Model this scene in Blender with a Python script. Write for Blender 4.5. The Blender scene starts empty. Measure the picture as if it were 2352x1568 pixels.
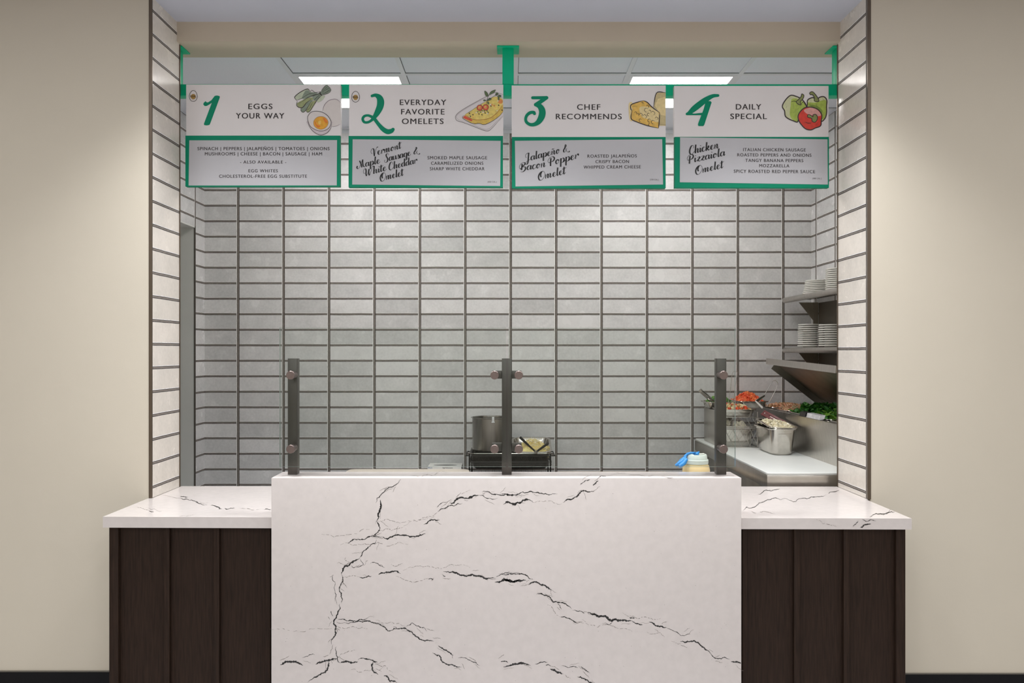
import bpy, bmesh, math, random
from mathutils import Vector, Matrix, noise
random.seed(7)
C = bpy.context.scene.collection
S = bpy.context.scene

# ---------------------------------------------------------------- camera, world, lights, exposure
ZC = 1.561                     # camera height above the floor
F, CX, CY = 1800.0, 1172.0, 806.0   # focal length and principal point in pixels of the 2352 x 1568 frame
cam_d = bpy.data.cameras.new('camera')
cam = bpy.data.objects.new('camera', cam_d); C.objects.link(cam)
cam.location = (0, 0, ZC); cam.rotation_euler = (math.pi/2, 0, 0)
cam_d.sensor_width = 36.0; cam_d.sensor_fit = 'HORIZONTAL'
cam_d.lens = F/2352*36
cam_d.shift_x = (1176-CX)/2352; cam_d.shift_y = (CY-784)/2352
cam_d.clip_start = 0.05
S.camera = cam
S.view_settings.view_transform = 'Standard'; S.view_settings.look = 'None'
S.view_settings.gamma = 1.0; S.view_settings.use_curve_mapping = False
S.view_settings.exposure = 0.0
w = bpy.data.worlds.new('world'); S.world = w; w.use_nodes = True
w.node_tree.nodes['Background'].inputs[0].default_value = (0.9, 0.93, 1.0, 1)
w.node_tree.nodes['Background'].inputs[1].default_value = 0.02

def area(name, loc, size, power, col=(1, 0.93, 0.84), rot=(0, 0, 0), sy=None, spread=180):
    d = bpy.data.lights.new(name, 'AREA'); d.energy = power; d.color = col; d.size = size
    if sy: d.shape = 'RECTANGLE'; d.size_y = sy
    d.spread = math.radians(spread)
    o = bpy.data.objects.new(name, d); o.location = loc; o.rotation_euler = rot; C.objects.link(o)
    return o
NEAR_W, FAR_W, OVER_W = 3.8, 25.5, 13.5
WHITE = (0.97, 0.985, 1.0)
# downlights of the dining room ceiling: a row close to the counter and rows further back
for lx in (-3.3, -2.0, -0.67, 0.67, 2.0, 3.3):
    area('dining_downlight', (lx, 2.15, 3.10), 0.45, NEAR_W, WHITE)
for lx in (-1.15, 0.0, 1.15):      # unseen fill lights added to brighten the countertop and reveals
    area('counter_fill', (lx, 2.92, 3.10), 0.35, OVER_W, WHITE, spread=105)
for lx in (-2.7, -0.9, 0.9, 2.7):
    area('dining_downlight', (lx, -0.6, 3.10), 0.5, FAR_W, WHITE)
for lx in (-2.4, 0.0, 2.4):
    area('dining_downlight', (lx, -3.0, 3.10), 0.5, FAR_W, WHITE)
KITCHEN_PANEL = 12.5           # emission strength of the two ceiling panels of the kitchen

# ---------------------------------------------------------------- helpers
def at(px, py, D): return Vector(((px-CX)*D/F, D, ZC-(py-CY)*D/F))
def zr(r): return ZC + r
def lin(c):
    return tuple(((v/255)/12.92 if v/255 <= 0.04045 else ((v/255+0.055)/1.055)**2.4) for v in c)

MATS = {}
def mat(name, rgb, rough=0.5, metal=0.0, var=0.06, scale=8.0, bump=0.0, bscale=60.0, spec=0.5, aniso=None, trans=0.0, emit=0.0):
    """principled material whose colour and roughness vary with noise; rgb in sRGB 0-255"""
    if name in MATS: return MATS[name]
    m = bpy.data.materials.new(name); m.use_nodes = True; MATS[name] = m
    nt = m.node_tree; N = nt.nodes; L = nt.links; p = N['Principled BSDF']
    tc = N.new('ShaderNodeTexCoord'); mp = N.new('ShaderNodeMapping'); L.new(tc.outputs['Object'], mp.inputs[0])
    if aniso: mp.inputs['Scale'].default_value = aniso
    nz = N.new('ShaderNodeTexNoise'); nz.inputs['Scale'].default_value = scale; nz.inputs['Detail'].default_value = 5
    L.new(mp.outputs[0], nz.inputs['Vector'])
    c = lin(rgb); rp = N.new('ShaderNodeValToRGB')
    rp.color_ramp.elements[0].position = 0.3; rp.color_ramp.elements[1].position = 0.7
    rp.color_ramp.elements[0].color = (*[v*(1-var) for v in c], 1); rp.color_ramp.elements[1].color = (*[min(1, v*(1+var)) for v in c], 1)
    L.new(nz.outputs['Fac'], rp.inputs[0]); L.new(rp.outputs[0], p.inputs['Base Color'])
    p.inputs['Roughness'].default_value = rough; p.inputs['Metallic'].default_value = metal
    p.inputs['Specular IOR Level'].default_value = spec
    if trans: p.inputs['Transmission Weight'].default_value = trans
    if emit:
        L.new(rp.outputs[0], p.inputs['Emission Color']); p.inputs['Emission Strength'].default_value = emit
    if bump:
        nb = N.new('ShaderNodeTexNoise'); nb.inputs['Scale'].default_value = bscale; L.new(mp.outputs[0], nb.inputs['Vector'])
        b = N.new('ShaderNodeBump'); b.inputs['Strength'].default_value = bump; b.inputs['Distance'].default_value = 0.004
        L.new(nb.outputs['Fac'], b.inputs['Height']); L.new(b.outputs[0], p.inputs['Normal'])
    return m

def tile_mat(name, axis, u0, v0, tw=0.3077, th=0.105, tint=(238, 237, 237), lo=0.71, rough=0.24):
    """glazed stacked brick tile: pale line, dark bevel, mid grey grout, dark bevel, then the mottled glaze"""
    m = bpy.data.materials.new(name); m.use_nodes = True; nt = m.node_tree; N = nt.nodes; L = nt.links; p = N['Principled BSDF']
    def math_(op, a, b=None, clamp=False):
        n = N.new('ShaderNodeMath'); n.operation = op; n.use_clamp = clamp
        for i, v in enumerate((a, b)):
            if v is None: continue
            if isinstance(v, (int, float)): n.inputs[i].default_value = v
            else: L.new(v, n.inputs[i])
        return n.outputs[0]
    tc = N.new('ShaderNodeTexCoord'); sx = N.new('ShaderNodeSeparateXYZ'); L.new(tc.outputs['Object'], sx.inputs[0])
    wob = N.new('ShaderNodeTexNoise'); wob.inputs['Scale'].default_value = 9; L.new(tc.outputs['Object'], wob.inputs['Vector'])
    wz = math_('MULTIPLY', math_('SUBTRACT', wob.outputs['Fac'], 0.5), 0.003)
    u = math_('DIVIDE', math_('SUBTRACT', sx.outputs[axis], u0), tw)
    v = math_('DIVIDE', math_('SUBTRACT', math_('ADD', sx.outputs['Z'], wz), v0), th)
    fu, fv = math_('FRACT', u), math_('FRACT', v)
    fi = N.new('ShaderNodeCombineXYZ'); L.new(math_('FLOOR', u), fi.inputs[0]); L.new(math_('FLOOR', v), fi.inputs[1])
    wn = N.new('ShaderNodeTexWhiteNoise'); wn.noise_dimensions = '3D'; L.new(fi.outputs[0], wn.inputs['Vector'])
    # tile colour
    mp = N.new('ShaderNodeVectorMath'); mp.operation = 'ADD'; L.new(tc.outputs['Object'], mp.inputs[0])
    sc = N.new('ShaderNodeVectorMath'); sc.operation = 'SCALE'; sc.inputs['Scale'].default_value = 7.0; L.new(wn.outputs['Color'], sc.inputs[0]); L.new(sc.outputs[0], mp.inputs[1])
    n1 = N.new('ShaderNodeTexNoise'); n1.inputs['Scale'].default_value = 9; n1.inputs['Detail'].default_value = 6; L.new(mp.outputs[0], n1.inputs['Vector'])
    n2 = N.new('ShaderNodeTexNoise'); n2.inputs['Scale'].default_value = 70; n2.inputs['Detail'].default_value = 4; L.new(mp.outputs[0], n2.inputs['Vector'])
    t = math_('ADD', math_('MULTIPLY', wn.outputs['Value'], 0.55), math_('MULTIPLY', n1.outputs['Fac'], 0.75))
    t = math_('ADD', t, math_('MULTIPLY', math_('SUBTRACT', n2.outputs['Fac'], 0.5), 0.6))
    c = lin(tint); rp = N.new('ShaderNodeValToRGB'); e = rp.color_ramp.elements
    e[0].position = 0.22; e[0].color = (c[0]*lo*0.99, c[1]*lo, c[2]*lo*1.0, 1); e[1].position = 0.95; e[1].color = (*c, 1)
    L.new(t, rp.inputs[0])
    # grime near the long edges of the tiles
    dark, mid, pale = lin((60, 53, 48)), lin((148, 140, 133)), lin((252, 250, 248))
    def joint(x, stops):
        r = N.new('ShaderNodeValToRGB'); r.color_ramp.interpolation = 'CONSTANT'; el = r.color_ramp.elements
        while len(el) < len(stops): el.new(0.5)
        for k, (pos, col) in enumerate(stops): el[k].position = pos; el[k].color = (*col, 1)
        L.new(x, r.inputs[0]); return r.outputs[0]
    ju = joint(fu, [(0, pale), (0.013, dark), (0.031, mid), (0.050, dark), (0.067, (1, 1, 1)), (0.9999, pale)])
    jv = joint(fv, [(0, (1, 1, 1)), (0.845, dark), (0.885, mid), (0.930, dark), (0.968, pale)])
    mu = math_('LESS_THAN', fu, 0.067); mv = math_('GREATER_THAN', fv, 0.845)
    # worn dark lines
    gn = N.new('ShaderNodeTexNoise'); gn.inputs['Scale'].default_value = 45; gn.inputs['Detail'].default_value = 4; L.new(tc.outputs['Object'], gn.inputs['Vector'])
    wear = math_('MULTIPLY', math_('SUBTRACT', gn.outputs['Fac'], 0.47), 1.7, True)
    def mix(f, a, b):
        n = N.new('ShaderNodeMix'); n.data_type = 'RGBA'
        if isinstance(f, float): n.inputs[0].default_value = f
        else: L.new(f, n.inputs[0])
        for s, x in ((6, a), (7, b)):
            if isinstance(x, tuple): n.inputs[s].default_value = (*x, 1)
            else: L.new(x, n.inputs[s])
        return n.outputs[2]
    jj = mix(mu, mix(mv, rp.outputs[0], mix(wear, jv, mid)), mix(wear, ju, mid))
    vline = math_('LESS_THAN', fu, 0.020)
    L.new(jj, p.inputs['Base Color'])
    jm = math_('MAXIMUM', mu, mv)
    L.new(math_('ADD', math_('MULTIPLY', jm, 0.4), math_('ADD', rough, math_('MULTIPLY', math_('SUBTRACT', n1.outputs['Fac'], 0.5), 0.25))), p.inputs['Roughness'])
    nb = N.new('ShaderNodeTexNoise'); nb.inputs['Scale'].default_value = 22; nb.inputs['Detail'].default_value = 2; L.new(mp.outputs[0], nb.inputs['Vector'])
    h = math_('SUBTRACT', math_('MULTIPLY', nb.outputs['Fac'], 0.35), math_('MULTIPLY', jm, 0.6))
    b = N.new('ShaderNodeBump'); b.inputs['Strength'].default_value = 0.35; b.inputs['Distance'].default_value = 0.004
    L.new(h, b.inputs['Height']); L.new(b.outputs[0], p.inputs['Normal'])
    MATS[name] = m
    return m

def glass_mat(name, tint=(0.945, 0.965, 0.955), edge=False):
    m = bpy.data.materials.new(name); m.use_nodes = True; nt = m.node_tree; N = nt.nodes; L = nt.links
    N.remove(N['Principled BSDF']); out = N['Material Output']
    tr = N.new('ShaderNodeBsdfTransparent'); gl = N.new('ShaderNodeBsdfGlossy'); gl.inputs['Roughness'].default_value = 0.01
    mx = N.new('ShaderNodeMixShader')
    nz = N.new('ShaderNodeTexNoise'); nz.inputs['Scale'].default_value = 3.0
    tc = N.new('ShaderNodeTexCoord'); L.new(tc.outputs['Object'], nz.inputs['Vector'])
    rp = N.new('ShaderNodeValToRGB'); rp.color_ramp.elements[0].color = (*[t*0.985 for t in tint], 1); rp.color_ramp.elements[1].color = (*tint, 1)
    L.new(nz.outputs['Fac'], rp.inputs[0]); L.new(rp.outputs[0], tr.inputs[0])
    fr = N.new('ShaderNodeFresnel'); fr.inputs['IOR'].default_value = 1.32
    L.new(fr.outputs[0], mx.inputs[0]); L.new(tr.outputs[0], mx.inputs[1]); L.new(gl.outputs[0], mx.inputs[2]); L.new(mx.outputs[0], out.inputs[0])
    MATS[name] = m
    return m

# ---- mesh building: everything is built in world coordinates, then made local to its parent
def BM(): return bmesh.new()
def merge(bm, t, mi=0, M=None):
    if M is not None: bmesh.ops.transform(t, matrix=M, verts=t.verts)
    vs = {}
    for v in t.verts: vs[v] = bm.verts.new(v.co)
    for f in t.faces:
        try: g = bm.faces.new([vs[v] for v in f.verts]); g.material_index = mi
        except ValueError: pass
    t.free()
def box(bm, x0, x1, y0, y1, z0, z1, bev=0.0, mi=0, seg=2, M=None):
    t = bmesh.new(); bmesh.ops.create_cube(t, size=1)
    for v in t.verts: v.co = Vector(((x0+x1)/2+v.co.x*(x1-x0), (y0+y1)/2+v.co.y*(y1-y0), (z0+z1)/2+v.co.z*(z1-z0)))
    if bev: bmesh.ops.bevel(t, geom=list(t.edges), offset=bev, segments=seg, profile=0.5, affect='EDGES')
    merge(bm, t, mi, M)
def prism(bm, pts, d, mi=0):
    """closed polygon of 3D points pushed along vector d"""
    a = [bm.verts.new(p) for p in pts]; b = [bm.verts.new(Vector(p)+Vector(d)) for p in pts]; n = len(a)
    fs = [bm.faces.new(a[::-1]), bm.faces.new(b)] + [bm.faces.new((a[i], a[(i+1) % n], b[(i+1) % n], b[i])) for i in range(n)]
    for f in fs: f.material_index = mi
def loft(bm, loops, cap0=False, cap1=False, closed=True, mi=0):
    R = [[bm.verts.new(p) for p in l] for l in loops]; n = len(R[0])
    for a, b in zip(R, R[1:]):
        for i in range(n if closed else n-1):
            j = (i+1) % n
            try: f = bm.faces.new((a[i], a[j], b[j], b[i])); f.material_index = mi
            except ValueError: pass
    if cap0: bm.faces.new(R[0][::-1]).material_index = mi
    if cap1: bm.faces.new(R[-1]).material_index = mi
def tube(bm, pts, r, n=8, caps=True, mi=0):
    pts = [Vector(p) for p in pts]; loops = []; prev = None
    for i, p in enumerate(pts):
        d = (pts[min(i+1, len(pts)-1)]-pts[max(i-1, 0)]).normalized()
        ref = Vector((0, 0, 1)) if abs(d.z) < 0.9 else Vector((1, 0, 0))
        if prev is None: u = d.cross(ref).normalized()
        else: u = (prev - d*prev.dot(d)).normalized()
        prev = u; v = d.cross(u); rr = r[i] if isinstance(r, (list, tuple)) else r
        loops.append([p+(u*math.cos(a)+v*math.sin(a))*rr for a in (2*math.pi*k/n for k in range(n))])
    loft(bm, loops, caps, caps, mi=mi)
def lathe(bm, prof, c=(0, 0, 0), n=32, mi=0, sx=1.0, sy=1.0):
    loops = []
    for r, z in prof:
        loops.append([Vector((c[0]+max(r, 1e-4)*sx*math.cos(2*math.pi*k/n), c[1]+max(r, 1e-4)*sy*math.sin(2*math.pi*k/n), c[2]+z)) for k in range(n)])
    loft(bm, loops, mi=mi)
def rrect(cx, cy, hx, hy, r, z, n=4):
    r = min(r, hx*0.99, hy*0.99); P = []
    for (sx, sy, a0) in ((1, 1, 0), (-1, 1, 90), (-1, -1, 180), (1, -1, 270)):
        for k in range(n+1):
            a = math.radians(a0+90*k/n)
            P.append(Vector((cx+sx*(hx-r)+r*math.cos(a), cy+sy*(hy-r)+r*math.sin(a), z)))
    return P
def pan(bm, cx, cy, hx, hy, zt, depth, lip=0.012, r=0.03, tap=0.010, mi=0):
    """steam-table pan: hx, hy are half sizes over the rim"""
    ix, iy = hx-lip, hy-lip; t = 0.0015
    L = [rrect(cx, cy, ix-tap-0.012, iy-tap-0.012, r*0.8, zt-depth), rrect(cx, cy, ix-tap, iy-tap, r, zt-depth+0.012),
         rrect(cx, cy, ix, iy, r, zt-0.005), rrect(cx, cy, hx, hy, r+0.008, zt-0.006), rrect(cx, cy, hx+0.001, hy+0.001, r+0.008, zt-0.002), rrect(cx, cy, hx, hy, r+0.008, zt),
         rrect(cx, cy, ix, iy, r, zt-0.001), rrect(cx, cy, ix-tap-t, iy-tap-t, r, zt-depth+0.014), rrect(cx, cy, ix-tap-0.013, iy-tap-0.013, r*0.8, zt-depth+t)]
    loft(bm, L, True, True, mi=mi)
def cat(pts, n=6, closed=False):
    P = [Vector(p) for p in pts]; out = []; m = len(P)
    if m < 3: return P
    rng = range(m if closed else m-1)
    for i in rng:
        p0 = P[(i-1) % m] if (closed or i > 0) else P[0]*2-P[1]; p1 = P[i]; p2 = P[(i+1) % m]
        p3 = P[(i+2) % m] if (closed or i+2 < m) else P[-1]*2-P[-2]
        for k in range(n):
            t = k/n
            out.append(0.5*((2*p1)+(p2-p0)*t+(2*p0-5*p1+4*p2-p3)*t*t+(-p0+3*p1-3*p2+p3)*t**3))
    if not closed: out.append(P[-1])
    return out
def ribbon2(pts, widths):
    """2D polyline -> list of quads (2D points)"""
    L, R = [], []
    for i, p in enumerate(pts):
        d = (pts[min(i+1, len(pts)-1)]-pts[max(i-1, 0)]); d = d.normalized() if d.length > 1e-9 else Vector((1, 0))
        nrm = Vector((-d.y, d.x))*widths[i]/2; L.append(p+nrm); R.append(p-nrm)
    return [(L[i], L[i+1], R[i+1], R[i]) for i in range(len(pts)-1)]

def obj(name, bm, mats, parent=None, smooth=35, **props):
    me = bpy.data.meshes.new(name)
    bmesh.ops.recalc_face_normals(bm, faces=bm.faces) if props.pop('recalc', True) else None
    bm.to_mesh(me); bm.free()
    for m in (mats if isinstance(mats, (list, tuple)) else [mats]): me.materials.append(m)
    if smooth:
        me.polygons.foreach_set('use_smooth', [True]*len(me.polygons)); me.set_sharp_from_angle(angle=math.radians(smooth))
    o = bpy.data.objects.new(name, me); C.objects.link(o)
    if parent is not None:
        root = parent
        while root.parent: root = root.parent
        me.transform(Matrix.Translation(-root.location)); o.parent = parent
    for k, v in props.items(): o[k] = v
    return o
def thing(name, label, cat_, loc, group=None):
    o = bpy.data.objects.new(name, None); C.objects.link(o); o.location = loc; o.empty_display_size = 0.05
    o['label'] = label; o['category'] = cat_
    if group: o['group'] = group
    return o
def single(name, bm, mats, label, cat_, group=None, kind=None, smooth=35, loc=None):
    """a thing that is one mesh, with its origin at loc"""
    if loc is None:
        xs = [v.co for v in bm.verts]; loc = ((min(v.x for v in xs)+max(v.x for v in xs))/2, (min(v.y for v in xs)+max(v.y for v in xs))/2, min(v.z for v in xs))
    bmesh.ops.translate(bm, verts=bm.verts, vec=-Vector(loc))
    o = obj(name, bm, mats, smooth=smooth); o.location = loc
    o['label'] = label; o['category'] = cat_
    if group: o['group'] = group
    if kind: o['kind'] = kind
    return o
def struct(name, bm, mats, label=None, cat_=None, smooth=0):
    o = obj(name, bm, mats, smooth=smooth); o['kind'] = 'structure'
    if label: o['label'] = label
    if cat_: o['category'] = cat_
    return o
# ---------------------------------------------------------------- materials
M_WALL = mat('beige_paint', (214, 205, 188), 0.75, var=0.012, scale=3, bump=0.04, bscale=180)
M_CEIL = mat('ceiling_paint', (204, 206, 218), 0.9, var=0.01)
M_HEAD = mat('header_paint', (208, 195, 175), 0.75, var=0.01)
M_FLOOR = mat('floor_tile', (200, 199, 201), 0.5, var=0.08, scale=4)
M_BASE = mat('baseboard_vinyl', (18, 18, 21), 0.6, spec=0.2, var=0.05)
M_BASELIP = mat('baseboard_lip', (96, 92, 84), 0.5, var=0.05)
M_TRIM = mat('bronze_trim', (112, 100, 88), 0.38, 0.85, var=0.10, aniso=(1, 1, 0.15), scale=20)
M_GREYFRAME = mat('grey_door_frame_paint', (222, 223, 219), 0.55, var=0.02)
M_DARKEDGE = mat('dark_edge_trim', (84, 78, 70), 0.45, 0.3, var=0.05)
M_ACT = mat('ceiling_tile', (228, 231, 240), 0.9, var=0.02, scale=120, bump=0.1, bscale=400)
M_GRID = mat('ceiling_grid', (222, 224, 230), 0.5, var=0.01)
M_SHADOWGAP = mat('ceiling_gap', (70, 70, 72), 0.9, var=0.02)
M_QUARTZ = mat('white_quartz', (213, 205, 201), 0.22, var=0.028, scale=38)
M_VEIN = mat('quartz_vein_dark', (38, 36, 34), 0.35, var=0.25, scale=90)
M_VEIN2 = mat('quartz_vein_grey', (128, 120, 114), 0.35, var=0.15, scale=90)
M_WOOD = mat('dark_stained_wood', (44, 31, 23), 0.6, spec=0.18, var=0.30, scale=26, aniso=(6, 6, 0.35), bump=0.12, bscale=60)
M_STEEL = mat('brushed_steel', (196, 191, 184), 0.30, 1.0, var=0.08, scale=14, aniso=(1, 8, 1))
M_STEEL_D = mat('worn_steel', (150, 146, 138), 0.36, 1.0, var=0.14, scale=12)
M_STEEL_P = mat('polished_pan_steel', (208, 203, 196), 0.20, 1.0, var=0.10, scale=25)
M_POST = mat('bronze_post_steel', (86, 82, 78), 0.36, 0.8, var=0.10, scale=30, aniso=(1, 1, 0.08))
M_KNOB = mat('brushed_knob_steel', (128, 114, 110), 0.36, 0.9, var=0.06, scale=60)
M_GREEN = mat('green_enamel', (4, 196, 146), 0.45, spec=0.25, var=0.04)
M_SIGN = mat('sign_board_white', (238, 233, 232), 0.42, var=0.01)
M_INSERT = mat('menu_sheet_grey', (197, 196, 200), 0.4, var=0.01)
M_GREENP = mat('sign_green_print', (5, 142, 107), 0.5, spec=0.2, var=0.02)
M_INK = mat('print_ink_dark', (52, 44, 44), 0.5, var=0.05)
M_INKS = mat('script_ink_black', (34, 32, 32), 0.5, var=0.05)
M_INKG = mat('print_ink_grey', (110, 106, 106), 0.5, var=0.05)
M_CHINA = mat('white_china', (238, 236, 230), 0.18, var=0.01)
M_BOARD = mat('white_poly_board', (228, 230, 226), 0.42, var=0.015)
M_GLASS = glass_mat('guard_glass')
M_GEDGE = mat('glass_cut_edge', (206, 224, 216), 0.15, var=0.05, spec=0.8)
M_BLACK = mat('black_plastic', (26, 26, 28), 0.4, var=0.1)
M_DARKIN = mat('dark_metal', (34, 33, 31), 0.42, 0.6, var=0.2)

# ---------------------------------------------------------------- the setting
CEIL, KCEIL, HEAD = zr(1.557), zr(1.50), zr(1.465)
WL, WR, RB, YB = 3.45, 3.425, 3.735, 5.309     # front wall left / right, back of the reveals, kitchen back wall
XL, XR = -1.577, 1.562                         # the tiled reveals
KXL, KXR = -2.07, 2.038                        # kitchen side walls
b = BM(); box(b, -4.3, 4.3, -4.3, 5.6, -0.1, 0.0); struct('floor', b, M_FLOOR, 'grey tiled floor of the dining room and kitchen', 'floor')
b = BM(); box(b, -4.3, 4.3, -4.3, 3.708, CEIL, CEIL+0.1); struct('ceiling', b, M_CEIL, 'flat pale grey ceiling above the counter front', 'ceiling')
b = BM(); box(b, -4.3, XL-0.012, WL, RB, 0, CEIL); struct('wall_left', b, M_WALL, 'beige painted wall left of the serving opening', 'wall')
b = BM(); box(b, XR+0.012, 4.3, WR, RB, 0, CEIL); struct('wall_right', b, M_WALL, 'beige painted wall right of the serving opening', 'wall')
b = BM(); box(b, -4.4, -4.3, -4.3, RB, 0, CEIL+0.1); struct('wall_far_left', b, M_WALL, 'side wall of the dining room on the left', 'wall')
b = BM(); box(b, 4.3, 4.4, -4.3, RB, 0, CEIL+0.1); struct('wall_far_right', b, M_WALL, 'side wall of the dining room on the right', 'wall')
b = BM(); box(b, -4.4, 4.4, -4.4, -4.3, 0, CEIL+0.1); struct('wall_rear', b, M_WALL, 'rear wall of the dining room behind the viewer', 'wall')
b = BM(); box(b, KXL-0.3, KXR+0.3, 3.708, 3.912, HEAD, CEIL+0.1); struct('wall_header', b, M_HEAD, 'beige header beam across the top of the opening', 'wall')
T_BACK = tile_mat('tile_back', 'X', -0.009, zr(-0.581))
T_L = tile_mat('tile_reveal_left', 'Y', WL-0.016, zr(0.040), tw=0.318, lo=0.8, tint=(243, 235, 225))
T_R = tile_mat('tile_reveal_right', 'Y', WR-0.004, zr(0.020), tw=0.318, lo=0.8, tint=(243, 235, 225))
T_KL = tile_mat('tile_kitchen_left', 'Y', 5.309-0.1635-0.008, zr(-0.581))
T_KR = tile_mat('tile_kitchen_right', 'Y', 4.903, zr(-0.581))
b = BM(); box(b, KXL-0.3, KXR+0.3, YB, YB+0.1, 0, KCEIL+0.1); struct('wall_back', b, T_BACK, 'white stacked brick tile back wall of the kitchen', 'wall')
b = BM(); box(b, XL-0.012, XL, WL+0.002, RB, 0.915, CEIL); struct('wall_left_reveal', b, T_L, 'glazed tile reveal on the left side of the opening', 'wall')
b = BM(); box(b, XR, XR+0.012, WR+0.002, RB, 0.915, CEIL); struct('wall_right_reveal', b, T_R, 'glazed tile reveal on the right side of the opening', 'wall')
b = BM(); box(b, XL-0.0135, XL+0.001, WL-0.003, WL+0.004, 0.914, CEIL, 0.0008); struct('trim_1', b, M_TRIM, 'bronze corner trim strip left of the opening', 'trim')
b = BM(); box(b, XR-0.001, XR+0.0135, WR-0.003, WR+0.004, 0.914, CEIL, 0.0008); struct('trim_2', b, M_TRIM, 'bronze corner trim strip right of the opening', 'trim')
b = BM(); box(b, XL-0.001, XL+0.004, RB-0.002, RB+0.004, 0.915, HEAD-0.005); struct('trim_3', b, M_TRIM, 'thin steel trim at the rear of the left reveal', 'trim')
b = BM(); box(b, XR-0.004, XR+0.001, RB-0.002, RB+0.004, 0.915, HEAD-0.005); struct('trim_4', b, M_TRIM, 'thin steel trim at the rear of the right reveal', 'trim')
# kitchen side walls; the left one has a tall doorway
DY0, DY1, DZ = 4.15, 5.146, 2.376
b = BM()
box(b, KXL-0.14, KXL, RB, DY0, 0, KCEIL+0.1); box(b, KXL-0.14, KXL, DY1, YB, 0, KCEIL+0.1); box(b, KXL-0.14, KXL, DY0, DY1, DZ, KCEIL+0.1)
struct('wall_kitchen_left', b, T_KL, 'tiled left side wall of the kitchen with a doorway', 'wall')
b = BM(); box(b, KXR, KXR+0.1, RB, YB, 0, KCEIL+0.1); struct('wall_kitchen_right', b, T_KR, 'tiled right side wall of the kitchen', 'wall')
b = BM(); t = 0.006
box(b, KXL-0.139, KXL-0.001, DY1-t, DY1, 0, DZ); box(b, KXL-0.139, KXL-0.001, DY0, DY0+t, 0, DZ); box(b, KXL-0.139, KXL-0.001, DY0+t, DY1-t, DZ-t, DZ)
box(b, KXL-0.004, KXL+0.0015, DY1-0.0075, DY1+0.004, 0, DZ+0.004, mi=1); box(b, KXL-0.004, KXL+0.0015, DY0-0.004, DY1-0.0075, DZ-0.007, DZ+0.002, mi=0)
struct('door_1', b, [M_GREYFRAME, M_DARKEDGE], 'grey lined doorway in the left wall of the kitchen', 'doorway')
b = BM(); box(b, -3.3, -3.2, 3.8, 5.4, 0, 2.7); box(b, -3.2, KXL-0.14, 3.75, 3.8, 0, 2.7); box(b, -3.2, KXL-0.14, 5.35, 5.4, 0, 2.7); box(b, -3.3, KXL-0.14, 3.75, 5.4, 2.65, 2.75)
struct('wall_passage', b, M_GREYFRAME, 'grey walls of the passage beyond the doorway', 'wall')
# kitchen ceiling: lay-in tiles on a grid, two lit panels
b = BM(); box(b, KXL-0.2, KXR+0.2, 3.912, YB, KCEIL+0.006, KCEIL+0.03)
GX = [-1.19, -0.58, 0.03, 0.64, 1.25, 1.86]; GY = [4.258, 4.865]
for x in GX:
    box(b, x-0.012, x+0.012, 3.912, YB, KCEIL, KCEIL+0.006, mi=1); box(b, x+0.012, x+0.0145, 3.912, YB, KCEIL+0.0045, KCEIL+0.0061, mi=2)
for y in GY:
    for x0, x1 in zip(GX, GX[1:]+[KXR]):
        box(b, x0+0.012, x1-0.012, y-0.012, y+0.012, KCEIL+0.0005, KCEIL+0.006, mi=1); box(b, x0+0.012, x1-0.012, y-0.0155, y-0.012, KCEIL+0.0045, KCEIL+0.0061, mi=2)
box(b, KXL, KXR, YB-0.022, YB, KCEIL-0.001, KCEIL+0.006, mi=1)
struct('ceiling_kitchen', b, [M_ACT, M_GRID, M_SHADOWGAP], 'suspended tile ceiling of the kitchen with white grid', 'ceiling')
b = BM(); box(b, KXL, KXR, YB-0.003, YB-0.0005, KCEIL-0.026, KCEIL-0.001); struct('trim_5', b, M_GRID, 'white wall angle where kitchen ceiling meets tile', 'trim')
em = mat('lit_diffuser', (255, 250, 247), 0.5, var=0.0, emit=KITCHEN_PANEL)
for x0, lab in ((-1.19, 'lit square ceiling panel above the signs for eggs and omelets'), (0.64, 'lit square ceiling panel above the chef and daily special signs')):
    t = thing('ceiling_light', lab, 'ceiling light', (x0+0.305, 4.5615, KCEIL), 'ceiling panels in the kitchen')
    x1 = x0+0.61; b = BM(); k = 0.020
    for (a0, a1, c0, c1) in ((x0+0.012, x1-0.012, 4.27, 4.27+k), (x0+0.012, x1-0.012, 4.853-k, 4.853), (x0+0.012, x0+0.012+k, 4.27+k, 4.853-k), (x1-0.012-k, x1-0.012, 4.27+k, 4.853-k)):
        box(b, a0, a1, c0, c1, KCEIL-0.001, KCEIL+0.0055)
    obj('frame', b, M_GRID, t, smooth=0)
    b = BM(); box(b, x0+0.012+k, x1-0.012-k, 4.27+k, 4.853-k, KCEIL+0.001, KCEIL+0.0055); obj('diffuser', b, em, t, smooth=0)
for nm, x0, x1, y in (('baseboard_left', -4.3, -1.600, WL), ('baseboard_right', 1.575, 4.3, WR)):
    b = BM(); box(b, x0, x1, y-0.010, y, 0, 0.150); box(b, x0, x1, y-0.008, y, 0.150, 0.156, 0.002, mi=1)
    struct(nm, b, [M_BASE, M_BASELIP], 'black vinyl baseboard along the beige wall on the ' + nm.split('_')[1], 'baseboard')

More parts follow.
